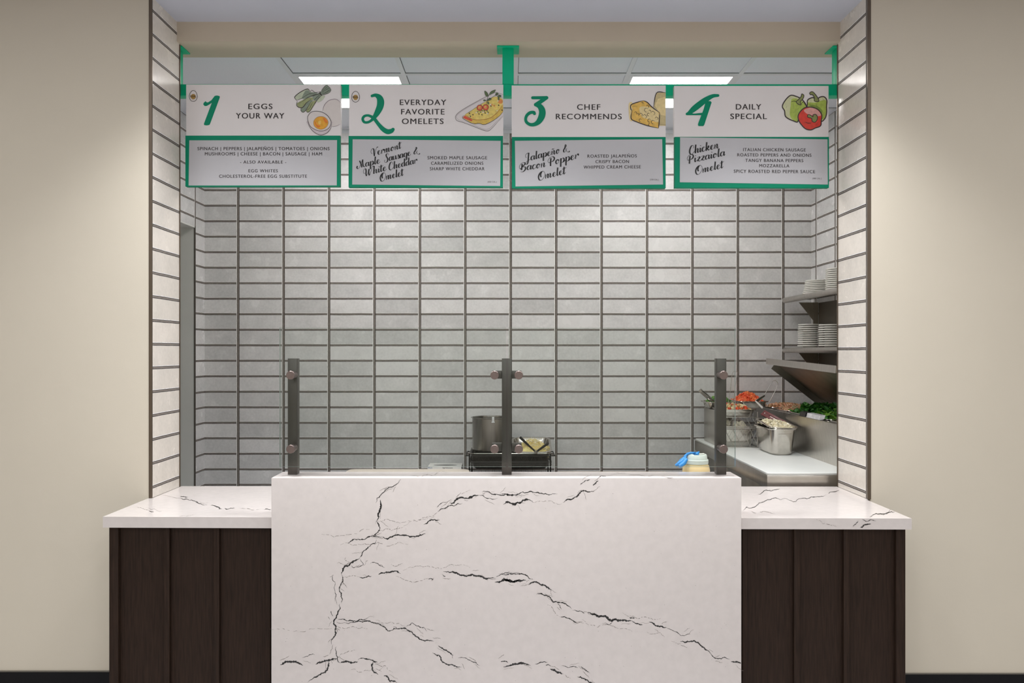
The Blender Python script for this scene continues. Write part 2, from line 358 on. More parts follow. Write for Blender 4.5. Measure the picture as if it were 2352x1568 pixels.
# ---------------------------------------------------------------- quartz veins
def jag(pts, depth=4, k=0.16, rnd=random):
    P = [Vector(p) for p in pts]
    for _ in range(depth):
        Q = [P[0]]
        for a, c in zip(P, P[1:]):
            d = c-a; nrm = Vector((-d.y, d.x)); Q.append((a+c)/2+nrm*rnd.uniform(-k, k)); Q.append(c)
        P = Q
        if (P[1]-P[0]).length < 0.7: break
    return P
def vein_quads(pts, w, rnd):
    """pixel polyline -> quads with ragged, tapering width"""
    P = jag(pts, 5, 0.17, rnd); n = len(P); ph = rnd.uniform(0, 99)
    W = []
    for i in range(n):
        t = i/(n-1); env = min(1, t*5+0.12, (1-t)*5+0.12)
        W.append(max(0.35, w*env*(0.45+0.9*abs(noise.noise(Vector((i*0.23, ph, 0)))+0.35)+rnd.uniform(-0.12, 0.25))))
    return ribbon2(P, W)
def draw_veins(bm, veins, to3, mi_dark, mi_grey, rnd, side=True):
    for pts, w in veins:
        faint = w < 1.15
        def put(quads, mi):
            for q in quads:
                try: f = bm.faces.new([bm.verts.new(to3(p)) for p in q]); f.material_index = mi
                except ValueError: pass
        if faint:
            qs = vein_quads(pts, w*0.9, rnd); k = 0
            while k < len(qs):
                m = rnd.randint(3, 9); put(qs[k:k+m], mi_grey); k += m+rnd.randint(1, 5)
        else:
            put(vein_quads(pts, w, rnd), mi_dark)
            if side:
                P = jag(pts, 3, 0.2, rnd)
                for _ in range(max(1, len(pts)//2)):
                    i = rnd.randrange(len(P)-1); p = P[i]; d = (P[i+1]-P[i]); d = d.normalized() if d.length else Vector((1, 0))
                    o = Vector((-d.y, d.x))*rnd.uniform(-9, 9); ln = rnd.uniform(6, 26)
                    put(vein_quads([p+o, p+o+d*ln*0.5+Vector((0, rnd.uniform(-2, 2))), p+o+d*ln], rnd.uniform(0.4, 1.0), rnd), mi_grey)

def crop(ox, oy, s, lists): return [([(ox+x/s, oy+y/s) for x, y in pts], w/s) for pts, w in lists]
VA = crop(620, 1080, 3.214, [
 ([(965,65),(935,100),(910,120),(880,125),(850,150),(820,180),(790,205),(782,240)],6), ([(815,215),(822,260),(812,290),(800,320),(790,370)],13),
 ([(785,370),(805,400),(808,440),(780,470),(765,488)],7), ([(575,540),(600,520),(660,510),(720,490),(770,486),(830,488)],7),
 ([(830,488),(865,505),(910,485),(945,475),(1000,478),(1060,487),(1120,478),(1150,465)],11), ([(1135,400),(1180,370),(1215,362),(1255,363)],9),
 ([(810,445),(860,430),(900,445),(950,430),(1000,405)],3.6), ([(1000,405),(1100,370),(1170,340),(1250,300),(1310,280)],3),
 ([(1235,275),(1260,245),(1310,232)],4), ([(1330,238),(1360,238),(1385,210),(1450,205),(1500,188),(1545,182)],13), ([(1385,210),(1385,190),(1440,160),(1480,145)],2.5),
 ([(1240,300),(1290,280),(1360,262),(1420,243)],6), ([(1545,182),(1570,185),(1600,205),(1680,205)],4.5), ([(1565,158),(1600,155),(1640,175),(1700,182),(1750,175),(1790,185),(1864,178)],7),
 ([(785,510),(770,540),(725,565),(690,595),(680,620),(662,640)],7), ([(662,645),(640,660),(600,680),(585,700),(555,705),(540,735),(528,770)],11),
 ([(528,770),(540,810),(515,860),(520,900),(530,940),(528,980)],7), ([(515,985),(520,1020),(500,1060),(490,1085),(470,1110),(472,1135),(488,1150),(490,1200),(465,1240),(455,1285)],10),
 ([(600,700),(620,718),(670,705),(690,690),(668,650)],4), ([(660,785),(700,790),(750,782)],7), ([(800,768),(850,755),(915,745),(965,760)],11), ([(535,790),(600,780),(660,785)],3.5),
 ([(930,780),(980,800),(1100,815),(1180,800)],3.2), ([(985,740),(1060,715),(1140,710),(1220,720),(1300,718),(1350,695),(1400,700),(1480,720)],3),
 ([(1280,745),(1350,748),(1400,770),(1440,778),(1490,768),(1550,778),(1610,795),(1665,797)],13), ([(1660,825),(1690,825),(1735,808),(1800,822),(1864,815)],14), ([(1670,785),(1700,770),(1864,765)],4.5),
 ([(500,1095),(570,1110),(660,1100),(720,1090)],6), ([(510,1125),(680,1118),(750,1122),(810,1135),(850,1160),(870,1185),(960,1160)],8), ([(910,1155),(980,1165),(1060,1210),(1120,1250),(1160,1252),(1210,1262)],9),
 ([(480,1150),(560,1165),(650,1165),(720,1165)],3.5), ([(1005,1150),(1045,1125),(1100,1150),(1160,1185)],4.5), ([(780,1105),(900,1120),(1000,1150)],3),
 ([(1240,1290),(1280,1320),(1320,1340),(1355,1365)],9), ([(1200,1345),(1250,1365),(1290,1420),(1350,1435),(1415,1450)],10), ([(1390,1385),(1450,1385),(1490,1410),(1550,1440)],4.5),
 ([(490,1300),(488,1350),(500,1380),(500,1400),(520,1420)],6), ([(75,1435),(110,1412),(170,1412),(210,1420),(245,1438)],14), ([(335,1430),(380,1415),(440,1400),(500,1390)],13),
 ([(430,1400),(432,1445),(425,1470),(380,1495),(340,1525),(280,1560)],10), ([(520,1420),(560,1408),(650,1410)],13), ([(650,1400),(740,1395),(770,1412),(795,1415)],8),
 ([(765,1412),(755,1470),(800,1505)],12), ([(840,1515),(870,1525),(885,1555),(940,1565)],11), ([(500,1380),(560,1345),(640,1325)],3), ([(240,1382),(280,1370),(330,1360)],4),
 ([(380,470),(480,490),(600,470),(740,440)],3), ([(520,550),(640,550),(700,540),(900,550),(1020,545)],3), ([(450,1035),(465,1075)],4), ([(790,375),(870,360),(1000,380),(1170,345)],3),
 ([(560,640),(550,660),(600,690),(520,690)],3), ([(470,770),(460,800),(480,900),(480,965)],4), ([(0,1170),(150,1180),(330,1165),(470,1160)],2.5), ([(600,1470),(720,1475),(850,1440),(910,1490)],3),
 ([(740,685),(800,690),(850,715)],4), ([(895,690),(920,710),(985,690)],3.5), ([(1170,805),(1190,797),(1205,808)],7), ([(1270,765),(1295,785)],4)])
VB = crop(1150, 1080, 3.214, [
 ([(20,250),(45,230),(70,240),(105,252),(150,235),(185,215),(240,237)],14), ([(240,237),(300,228),(400,240),(450,247)],3), ([(0,178),(30,172),(70,182),(130,175),(200,162),(300,168),(350,178),(420,172)],7),
 ([(460,235),(480,220),(530,210),(560,195),(585,165),(615,147),(640,158),(690,150)],10), ([(680,110),(700,95),(722,75)],11), ([(585,108),(620,78),(660,65)],5),
 ([(0,822),(30,802),(60,815),(100,825),(150,815),(190,812)],14), ([(0,770),(60,762),(115,765),(190,775),(240,805)],7), ([(205,845),(240,825),(290,840),(340,860),(380,885)],12), ([(380,885),(410,900)],3.6),
 ([(265,915),(290,910),(340,922),(370,945),(385,970),(440,975),(490,995),(525,1020)],9), ([(345,990),(370,1000),(400,1045),(440,1080)],3.5), ([(440,1080),(470,1078),(520,1100),(570,1125)],7),
 ([(530,1030),(600,1042),(620,1055)],5), ([(640,1050),(680,1062),(720,1078),(770,1075),(820,1110),(850,1098),(930,1110),(970,1108)],16), ([(970,1108),(1010,1130),(1050,1140)],7),
 ([(900,1050),(960,1075),(1050,1080),(1120,1100),(1180,1090)],3.5), ([(1095,1115),(1140,1142),(1180,1148),(1225,1160)],11), ([(1225,1160),(1290,1190),(1335,1220),(1400,1208)],4),
 ([(1325,1260),(1360,1270),(1400,1262),(1460,1272),(1480,1295),(1510,1320),(1550,1345)],10), ([(1550,1345),(1580,1385),(1610,1388),(1650,1378),(1690,1392)],6), ([(1700,1410),(1750,1412),(1774,1423)],12),
 ([(20,1448),(70,1440),(120,1428),(160,1422),(220,1440)],14), ([(0,1412),(30,1408),(55,1420)],7), ([(255,1428),(300,1415),(345,1415)],6), ([(330,1435),(370,1440)],5), ([(365,1465),(400,1475),(460,1500)],14),
 ([(460,1500),(520,1535)],3), ([(450,1440),(500,1455),(540,1445),(570,1455)],4), ([(590,1445),(620,1465),(660,1495)],5), ([(565,1522),(610,1535),(650,1560),(680,1568)],10),
 ([(600,1100),(650,1140),(780,1140),(900,1165),(970,1190)],3), ([(820,1120),(800,1140),(770,1135)],5), ([(950,1085),(990,1090)],7), ([(420,985),(440,1000),(450,1025)],5), ([(1080,1190),(1170,1195),(1210,1230)],3), ([(1260,1260),(1330,1278)],3)])
def speckle(bm, n, p0, p1, to3, mi, rnd):
    for _ in range(n):
        p = Vector((rnd.uniform(p0[0], p1[0]), rnd.uniform(p0[1], p1[1]))); r = rnd.uniform(0.25, 0.7)
        a = rnd.uniform(0, 6); q = [p+Vector((math.cos(a+k*1.57)*r*rnd.uniform(.6, 1.6), math.sin(a+k*1.57)*r)) for k in range(4)]
        f = bm.faces.new([bm.verts.new(to3(v)) for v in q]); f.material_index = mi

# counter front panel (raised quartz block)
BF, BB, BZ = 3.0, 3.15, zr(-0.485)
BX0, BX1 = (623-CX)*BF/F, (1703-CX)*BF/F
b = BM(); box(b, BX0, BX1, BF, BB, 0, BZ, 0.002)
rn = random.Random(3); f3 = lambda p: Vector(((p.x-CX)*BF/F, BF-0.0004, ZC-(p.y-CY)*BF/F))
draw_veins(b, VA+VB, f3, 1, 2, rn); speckle(b, 150, (626, 1100), (1700, 1566), f3, 2, rn)
def top3(z): return lambda p: Vector(((p.x-CX)*((ZC-z)/(p.y-CY)), F*(ZC-z)/(p.y-CY), z+0.0004))
draw_veins(b, [([(948,1093),(980,1090),(1030,1086)],1.0), ([(1396,1092),(1440,1089),(1560,1090)],1.0), ([(1375,1096),(1392,1093)],1.2)], top3(BZ), 1, 2, rn, False)
single('counter_front_panel', b, [M_QUARTZ, M_VEIN, M_VEIN2], 'tall white quartz front panel with black crackle veins, middle of the counter', 'counter', loc=((BX0+BX1)/2, BF+0.07, 0), smooth=30)
# countertop, running behind the panel and into the opening
CT, CB = 0.914, 0.8715
XA, XB = -1.592, 1.552
poly = [(XA, 3.062), (BX0-0.001, 3.051), (BX0-0.001, BB+0.001), (BX1+0.001, BB+0.001), (BX1+0.001, 3.036), (XB, 3.029), (XB, WR-0.004), (XR-0.001, WR-0.003), (XR-0.001, 3.745), (XL+0.001, 3.757), (XL+0.001, WL-0.004), (XA, WL-0.004)]
b = BM(); prism(b, [Vector((x, y, CB)) for x, y in poly], (0, 0, CT-CB))
VT = crop(340, 1000, 7.84, [([(270,1070),(360,1090),(480,1115),(600,1130)],7), ([(580,1093),(640,1095),(720,1105)],12), ([(590,1120),(620,1145),(740,1165),(830,1175),(890,1205),(960,1230),(1060,1250)],10),
 ([(870,1180),(900,1215)],14), ([(1130,1260),(1210,1268),(1240,1285),(1290,1300),(1280,1320),(1330,1328)],15), ([(1380,1312),(1410,1325),(1560,1305)],12), ([(1650,1300),(1760,1320),(2000,1328)],8), ([(2095,1332),(2210,1333)],12),
 ([(570,1466),(680,1452),(860,1415)],7), ([(-190,1290),(-60,1330),(60,1375)],8), ([(10,1300),(120,1325),(240,1360)],6), ([(20,1355),(100,1375)],14), ([(920,1190),(1100,1195)],6)])
VT += crop(1660, 1080, 3.2125, [([(260,175),(300,155),(350,150),(400,140),(420,135)],5), ([(150,295),(180,270),(250,260),(270,238),(330,215),(380,205),(460,207)],5), ([(460,207),(620,210),(680,195),(760,178)],4), ([(780,170),(790,160),(860,142)],5),
 ([(1085,346),(1150,322),(1220,310),(1270,308)],6), ([(1150,318),(1240,290)],4), ([(210,300),(380,315)],3)])
draw_veins(b, VT, top3(CT), 1, 2, rn, False)
ff = lambda p: Vector(((p.x-CX)*3.0305/F, 3.0300, ZC-(p.y-CY)*3.0305/F))
draw_veins(b, crop(1660, 1080, 3.2125, [([(962,415),(985,390),(1000,375)],4), ([(1012,422),(1050,400),(1095,395)],9), ([(1030,358),(1060,375),(1130,372)],4), ([(690,360),(790,400),(840,415)],3)]), ff, 1, 2, rn, False)
single('countertop', b, [M_QUARTZ, M_VEIN, M_VEIN2], 'white quartz countertop with fine dark veins on both sides of the tall panel', 'countertop', loc=(0, 3.5, CB), smooth=30)

# dark stained panelled cabinets under the countertop
def cabinet(label, x0, x1, y, battens, posts):
    t = thing('counter_cabinet', label, 'cabinet', ((x0+x1)/2, y+0.15, 0), 'wood panelled counter cabinets')
    b = BM(); box(b, x0, x1, y+0.016, WR-0.012, 0, CB-0.001); obj('body', b, M_WOOD, t, smooth=0)
    for p0, p1 in battens:
        a, c = (p0-CX)*y/F, (p1-CX)*y/F; b = BM(); box(b, a, c, y, y+0.0155, 0.0, CB-0.004, 0.0025); obj('batten', b, M_WOOD, t)
    for p0, p1 in posts:
        a, c = (p0-CX)*y/F, (p1-CX)*y/F; b = BM(); box(b, a, c, y-0.002, y+0.0155, 0.0, CB-0.002, 0.002); obj('edge_post', b, M_WOOD, t)
    return t
cabinet('dark brown wood panelled cabinet left of the quartz panel', (251-CX)*3.08/F, BX0-0.002, 3.082, [(376, 389), (490, 503.5)], [(251, 272), (610, 621)])
cabinet('dark brown wood panelled cabinet right of the quartz panel', BX1+0.002, (2079.5-CX)*3.05/F, 3.052, [(1824, 1838), (1938, 1952)], [(1705, 1716), (2058, 2079.5)])

# ---------------------------------------------------------------- sneeze guard
PY0, PY1, PZ0, PZ1 = 3.074, 3.114, BZ, zr(-0.029)
GY0, GY1 = 3.040, 3.050
def knob(t, x, z, y0, y1):
    b = BM(); r = 0.0164
    lathe(b, [(0, 0), (r-0.001, 0), (r, 0.001), (r, 0.017), (r-0.001, 0.018), (0, 0.018)], n=28)
    lathe(b, [(0, 0.018), (r*0.82, 0.018), (r*0.82, y1-y0), (0, y1-y0)], n=24)
    bmesh.ops.transform(b, matrix=Matrix.Translation((x, y0, z)) @ Matrix.Rotation(-math.pi/2, 4, 'X'), verts=b.verts)
    obj('clamp_knob', b, M_KNOB, t)
for i, (x0, x1, kx, lab) in enumerate(((-0.873, -0.837, (-0.847,), 'bronze steel guard post at the left end of the quartz ledge'),
                                       (-0.033, 0.0055, (-0.0604, 0.0327), 'bronze steel guard post with side arms in the middle of the ledge'),
                                       (0.811, 0.848, (0.8225,), 'bronze steel guard post at the right end of the quartz ledge'))):
    t = thing('guard_post', lab, 'post', ((x0+x1)/2, 3.094, PZ0), 'glass guard posts')
    b = BM(); box(b, x0, x1, PY0, PY1, PZ0, PZ1, 0.0012); obj('post', b, M_POST, t)
    for zk in (zr(-0.093), zr(-0.378)):
        if i == 1:
            for xa, xb in ((kx[0]-0.012, x0), (x1, kx[1]+0.012)):
                b = BM(); box(b, xa, xb, 3.079, 3.109, zk-0.0155, zk+0.0155, 0.002); obj('arm', b, M_POST, t)
        for x in kx: knob(t, x, zk, 3.018, 3.0785 if i == 1 else 3.0739)
for x0, x1, lab in (((643-CX)*3.045/F, (1162-CX)*3.045/F, 'clear glass guard pane left of the middle post'), ((1167-CX)*3.045/F, (1688.5-CX)*3.045/F, 'clear glass guard pane right of the middle post')):
    b = BM(); z0, z1 = zr(-0.449), zr(0.091)
    box(b, x0, x1, GY0, GY1, z0, z1)
    b.faces.ensure_lookup_table()
    for f in b.faces:
        f.normal_update()
        f.material_index = 0 if abs(f.normal.y) > 0.5 else 1
    single('glass_pane', b, [M_GLASS, M_GEDGE], lab, 'glass guard', 'sneeze guard panes', smooth=0)
# ---------------------------------------------------------------- lettering and printed art
def text2d(body, space=1.12):
    c = bpy.data.curves.new('t', 'FONT'); c.body = body; c.space_character = space; c.resolution_u = 4; c.offset = 0.0
    o = bpy.data.objects.new('t', c); C.objects.link(o)
    me = bpy.data.meshes.new_from_object(o.evaluated_get(bpy.context.evaluated_depsgraph_get()))
    V = [(v.co.x, v.co.y) for v in me.vertices]; Fc = [tuple(p.vertices) for p in me.polygons]
    bpy.data.objects.remove(o); bpy.data.curves.remove(c); bpy.data.meshes.remove(me)
    return V, Fc
SD = 3.752                       # distance of the sign faces
def put_text(bm, body, x0, x1, base, cap, D=SD-0.0012, mi=0, space=1.16, tilt=0.0, embolden=0.0):
    V, Fc = text2d(body, space)
    a, c = min(v[0] for v in V), max(v[0] for v in V); sx = (x1-x0)/(c-a); sy = cap/0.682
    hv = cap*0.026
    for k, off in enumerate((-hv, hv)):          # printed twice a hair apart: medium weight
        vs = [bm.verts.new(at(x0+(x-a)*sx+off, base-y*sy+tilt*((x-a)*sx), D-4e-5*k)) for x, y in V]
        for f in Fc:
            try: bm.faces.new([vs[i] for i in f]).material_index = mi
            except ValueError: pass

G = {  # brush script: letter -> (advance, strokes); x height 1, caps 2
 'a': (1.0, [[(.72,.82),(.5,1.0),(.2,.8),(.1,.4),(.25,.05),(.5,.15),(.74,.62)], [(.78,1.0),(.72,.4),(.8,.05),(1.0,.3)]]),
 'c': (.8, [[(.66,.75),(.62,.95),(.45,1.0),(.2,.8),(.1,.4),(.25,.03),(.5,.05),(.8,.35)]]),
 'd': (1.0, [[(.72,.82),(.5,1.0),(.2,.8),(.1,.4),(.25,.05),(.5,.15),(.74,.62)], [(.85,1.95),(.75,1.0),(.72,.4),(.8,.05),(1.0,.3)]]),
 'e': (.8, [[(0,.3),(.35,.5),(.6,.8),(.45,1.0),(.2,.8),(.12,.4),(.28,.03),(.5,.06),(.8,.4)]]),
 'g': (1.0, [[(.72,.82),(.5,1.0),(.2,.8),(.1,.4),(.25,.05),(.5,.15),(.74,.62)], [(.78,1.0),(.72,.2),(.65,-.6),(.4,-.85),(.2,-.6),(.45,-.2),(1.0,.3)]]),
 'h': (1.0, [[(.3,1.95),(.2,1.0),(.13,0)], [(.15,.1),(.35,.75),(.58,1.0),(.7,.8),(.63,.3),(.73,.03),(1.0,.3)]]),
 'i': (.5, [[(.22,1.0),(.17,.3),(.26,.03),(.5,.3)], [(.28,1.38),(.31,1.5)]]),
 'k': (1.0, [[(.3,1.95),(.2,1.0),(.13,0)], [(.15,.3),(.5,.98),(.68,.95),(.55,.6),(.25,.5)], [(.28,.5),(.5,.25),(.68,.02),(1.0,.3)]]),
 'l': (.5, [[(.3,1.95),(.2,1.0),(.16,.3),(.26,.03),(.5,.3)]]),
 'm': (1.5, [[(.17,1.0),(.13,0)], [(.15,.15),(.35,.8),(.53,1.0),(.62,.8),(.57,0)], [(.6,.15),(.8,.8),(1.0,1.0),(1.1,.8),(1.03,.3),(1.13,.03),(1.5,.35)]]),
 'n': (1.0, [[(.17,1.0),(.13,0)], [(.15,.15),(.35,.8),(.55,1.0),(.66,.8),(.6,.3),(.7,.03),(1.0,.3)]]),
 'o': (.85, [[(.45,1.0),(.2,.8),(.1,.4),(.28,.02),(.55,.25),(.62,.7),(.45,1.0)], [(.5,.95),(.62,.72),(.85,.75)]]),
 'p': (.95, [[(.2,1.05),(.13,0),(.08,-.9)], [(.16,.2),(.3,.8),(.55,1.0),(.76,.7),(.65,.2),(.4,.02),(.2,.15)], [(.65,.1),(.95,.35)]]),
 'r': (.72, [[(.17,1.0),(.13,0)], [(.15,.2),(.3,.75),(.48,1.02),(.64,.95),(.6,.75)], [(.5,.95),(.72,.6)]]),
 's': (.7, [[(0,.2),(.3,.7),(.42,1.05),(.44,.8),(.58,.4),(.45,.05),(.2,.05),(.15,.2)], [(.5,.1),(.7,.3)]]),
 't': (.55, [[(.28,1.75),(.2,.9),(.16,.3),(.26,.03),(.55,.35)], [(-.15,1.2),(.0,1.35),(.3,1.3),(.7,1.5)]]),
 'u': (1.0, [[(.14,1.0),(.1,.35),(.25,.03),(.5,.2),(.7,.7)], [(.74,1.0),(.7,.35),(.8,.03),(1.0,.3)]]),
 'z': (.78, [[(.1,.85),(.25,1.0),(.6,.92),(.12,.1)], [(.1,.1),(.35,.12),(.6,0),(.78,.18)]]),
 'V': (1.25, [[(.1,.75),(-.1,.8),(-.2,1.3),(.05,1.85),(.38,1.85),(.5,1.4),(.48,.6),(.52,-.1)], [(.52,-.1),(.8,.9),(1.1,1.8),(1.32,2.0),(1.42,1.85)]]),
 'M': (1.36, [[(-.3,.7),(-.45,.3),(-.2,-.02),(.15,.3),(.5,1.2),(.85,2.0)], [(.2,1.9),(.35,1.4),(.5,.9),(.62,.05)], [(.88,2.0),(.84,1.2),(.95,.3),(1.3,.0)]]),
 'S': (1.1, [[(1.1,1.5),(1.05,1.9),(.75,1.98),(.5,1.7),(.6,1.2),(.8,.7),(.72,.1),(.35,-.15),(0,.05),(.0,.45),(.2,.5)]]),
 '&': (1.6, [[(1.5,.1),(1.25,-.12),(.85,.2),(.5,1.0),(.38,1.6),(.55,1.95),(.68,1.65),(.45,1.15),(.2,.7),(.18,.25),(.42,.1),(.75,.5),(.9,1.0)]]),
 'W': (1.85, [[(.12,.75),(-.1,.8),(-.2,1.3),(.05,1.85),(.32,1.8),(.4,1.3),(.34,.5),(.42,-.05)], [(.42,-.05),(.75,.6),(.95,1.0)], [(1.05,1.55),(.92,.8),(1.0,-.02),(1.2,.1)], [(1.1,-.02),(1.45,.9),(1.75,1.9),(1.95,2.0),(2.05,1.85)]]),
 'C': (1.2, [[(.95,1.25),(1.05,1.6),(.85,1.95),(.5,1.75),(.2,1.0),(.2,.3),(.5,-.05),(.85,.15),(1.2,.55)]]),
 'O': (1.4, [[(.75,1.9),(.35,1.5),(.12,.8),(.28,.05),(.75,-.1),(1.25,.5),(1.4,1.3),(1.1,1.9),(.75,1.75),(.55,1.2),(.62,.6)]]),
 'J': (1.1, [[(.3,1.0),(.1,1.1),(.1,1.6),(.45,1.95),(.8,1.95)], [(.78,2.0),(.66,1.0),(.5,-.3),(.22,-.7),(0,-.45),(.3,.0),(1.1,.35)]]),
 'B': (1.35, [[(.45,1.7),(.42,1.0),(.34,.25)], [(.3,.7),(.05,.6),(-.05,1.2),(.3,1.85),(.85,1.9),(1.0,1.5),(.55,1.05),(1.05,.8),(1.05,.2),(.6,-.2),(.2,-.1)]]),
 'P': (1.25, [[(.5,1.7),(.42,.9),(.36,-.1)], [(.3,.8),(.05,.8),(-.05,1.3),(.3,1.85),(.85,1.92),(1.12,1.5),(.95,1.0),(.6,.8)]]),
 ' ': (.62, [])}
G['\u00f1'] = (1.0, G['n'][1]+[[(.15,1.3),(.32,1.45),(.5,1.32),(.68,1.48)]])
def script(bm, word, p0, p1, xh, D=SD-0.0012, mi=0, thick=0.36, thin=0.095):
    """p0, p1: pixel ends of the baseline; xh: x height in pixels"""
    tot = sum(G[ch][0] for ch in word); dx = Vector(p1)-Vector(p0); L = dx.length; ex = dx/L; ey = Vector((ex.y, -ex.x)); s = L/tot; x = 0
    for ch in word:
        adv, st = G[ch]
        for stroke in st:
            P = cat([(px+x, py) for px, py in stroke], 7); Q = [Vector(p0)+ex*((p.x+0.16*p.y)*s)+ey*(p.y*xh) for p in P]
            W = []
            for i in range(len(P)):
                d = P[min(i+1, len(P)-1)]-P[max(i-1, 0)]
                down = max(0.0, -d.y/(d.length+1e-9))
                W.append(xh*(thin+(thick-thin)*down**1.3))
            W = [(W[max(i-1, 0)]+2*W[i]+W[min(i+1, len(W)-1)])/4 for i in range(len(W))]
            if len(stroke) == 2: W = [xh*thick*(0.8 if stroke[1][1] > 1.2 else 0.55)]*len(P)
            for q in ribbon2(Q, W):
                try: bm.faces.new([bm.verts.new(at(p.x, p.y, D)) for p in q]).material_index = mi
                except ValueError: pass
        x += adv

class Art:
    """flat printed drawing; crop coordinates -> sign face"""
    def __init__(s, ox, oy, sc): s.bm = BM(); s.o = (ox, oy); s.s = sc; s.mats = []; s.n = 0
    def mi(s, m):
        if m not in s.mats: s.mats.append(m)
        return s.mats.index(m)
    def p3(s, p, D): return at(s.o[0]+p[0]/s.s, s.o[1]+p[1]/s.s, D)
    def fill(s, pts, m, smooth=True, clip=None):
        P = [(p.x, p.y) for p in cat(pts, 5, True)] if smooth else pts
        if clip: P = [(min(x, clip), y) for x, y in P]
        s.n += 1; D = SD-0.0010-0.00004*s.n
        t = bmesh.new(); t.faces.new([t.verts.new(s.p3(p, D)) for p in P]); t.normal_update(); bmesh.ops.triangulate(t, faces=t.faces, ngon_method='EAR_CLIP'); merge(s.bm, t, s.mi(m))
    def line(s, pts, w, m, taper=True, closed=False, clip=None):
        P = cat(pts, 5, closed); n = len(P)
        if closed: P.append(P[0])
        if clip: P = [p for p in P if p.x <= clip]
        n = len(P)
        if n < 2: return
        s.n += 1; D = SD-0.0010-0.00004*s.n
        W = [w*(1 if not taper else min(1, 0.35+3*min(i/(n-1), 1-i/(n-1)))) for i in range(n)]
        for k, q in enumerate(ribbon2(P, W)):
            try: s.bm.faces.new([s.bm.verts.new(s.p3(p, D-4e-7*k)) for p in q]).material_index = s.mi(m)
            except ValueError: pass
    def brush(s, pts, m):
        P = cat([(x, y, w) for x, y, w in pts], 8); s.n += 1; D = SD-0.0010-0.00004*s.n
        Q = [Vector((p.x, p.y)) for p in P]; W = [p.z for p in P]
        for k, q in enumerate(ribbon2(Q, W)):
            try: s.bm.faces.new([s.bm.verts.new(s.p3(p, D-4e-6*k)) for p in q]).material_index = s.mi(m)
            except ValueError: pass
        s.n += 8
        for c, w_ in ((Q[0], W[0]), (Q[-1], W[-1])): s.n += 1; s.disc(c, w_/2, m)
    def disc(s, c, r, m, ry=None):
        D = SD-0.0010-0.00004*s.n
        f = s.bm.faces.new([s.bm.verts.new(s.p3((c[0]+r*math.cos(a), c[1]+(ry or r)*math.sin(a)), D)) for a in (2*math.pi*k/20 for k in range(20))]); f.material_index = s.mi(m)
    def done(s, name, parent): return obj(name, s.bm, s.mats, parent, smooth=0, recalc=False)

def am(n, rgb, var=0.05): return mat('print_'+n, rgb, 0.45, var=var, scale=60)
A_LINE = am('line', (58, 46, 44)); A_LGREY = am('pale_line', (150, 132, 140)); A_LEAF1 = am('leaf_pale', (196, 205, 180), 0.1); A_LEAF2 = am('leaf_olive', (158, 166, 118), 0.14); A_LEAF3 = am('leaf_sage', (140, 154, 136), 0.12)
A_EGG = am('egg_shell', (226, 218, 214), .02); A_EGG2 = am('egg_shade', (213, 202, 206), .02); A_YOLK = am('yolk', (236, 170, 50), .12); A_YOLK2 = am('yolk_deep', (232, 130, 44), .1); A_YOLK3 = am('yolk_light', (242, 200, 104), .08)
A_OML = am('omelet', (236, 212, 116), .16); A_OML2 = am('omelet_side', (228, 194, 92), .12); A_ORG = am('orange', (232, 150, 84), .12); A_RED = am('tomato', (214, 84, 62), .15); A_PLATE = am('plate', (228, 222, 222), .02); A_CREAM = am('cream', (240, 230, 200), .05)
A_HERB = am('herb', (104, 124, 84), .25); A_CH1 = am('cheese', (234, 190, 92), .14); A_CH2 = am('cheese_light', (238, 216, 158), .1); A_CH3 = am('cheese_block', (208, 190, 140), .12)
A_PG = am('pepper_green', (172, 192, 84), .18); A_PG2 = am('pepper_pale', (212, 214, 170), .1); A_PG3 = am('pepper_deep', (128, 152, 62), .15); A_PR = am('pepper_red', (222, 62, 46), .12); A_PR2 = am('pepper_pink', (228, 168, 160), .12); A_STEM = am('stem', (142, 150, 88), .15)
A_GOLD = am('gold', (186, 148, 74), .1)

def emblem(parent, ox, oy, cx, cy):
    """egg outline with a gold badge and the word REAL"""
    a = Art(ox, oy, 5.8075); e = []
    for k in range(24):
        t = 2*math.pi*k/24; e.append((cx+53*math.cos(t)*(1-0.14*(-math.sin(t))*0.6), cy+72*math.sin(t)))
    a.line(e, 6, A_LINE, False, True); a.n += 1; a.disc((cx, cy+8), 33, A_GOLD, 34)
    a.line([(cx-24, cy+36), (cx, cy+46), (cx+24, cy+36)], 3, A_GOLD)
    bm = a.bm; a.n += 2
    k = a.mi(A_LINE); put_text(bm, 'REAL', ox+(cx-38)/5.8075, ox+(cx+40)/5.8075, oy+(cy+18)/5.8075, 4.6, SD-0.0016, k, 1.0)
    a.line([(cx+36, cy+52), (cx+46, cy+52)], 3, A_LINE)
    a.done('emblem', parent)

def make_sign(label, up, low, ins, off):
    """up, low: pixel rectangles; ins: four corners of the printed sheet"""
    xs = (up[0]+up[1])/2; base = at(xs, low[3], SD+0.014)
    t = thing('menu_sign', label, 'menu sign', base, 'hanging menu signs')
    def board(n, r, D, m, th):
        p = [at(x, y, D) for x, y in ((r[0], r[2]), (r[1], r[2]), (r[1], r[3]), (r[0], r[3]))]
        b = BM(); prism(b, p, (0, th, 0)); return obj(n, b, m, t, smooth=0)
    u = board('title_board', up, SD, M_SIGN, 0.0275); l = board('item_board', low, SD+0.0005, M_GREENP, 0.027)
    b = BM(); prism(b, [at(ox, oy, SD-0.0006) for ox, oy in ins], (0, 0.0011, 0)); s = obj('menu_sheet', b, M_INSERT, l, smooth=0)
    return t, u, l, s
def lettering(parent, rows, name='lettering', m=None, **k):
    b = BM()
    for r in rows: put_text(b, *r, **k)
    return obj(name, b, m or M_INK, parent, smooth=0, recalc=False)
Z = 5.8075
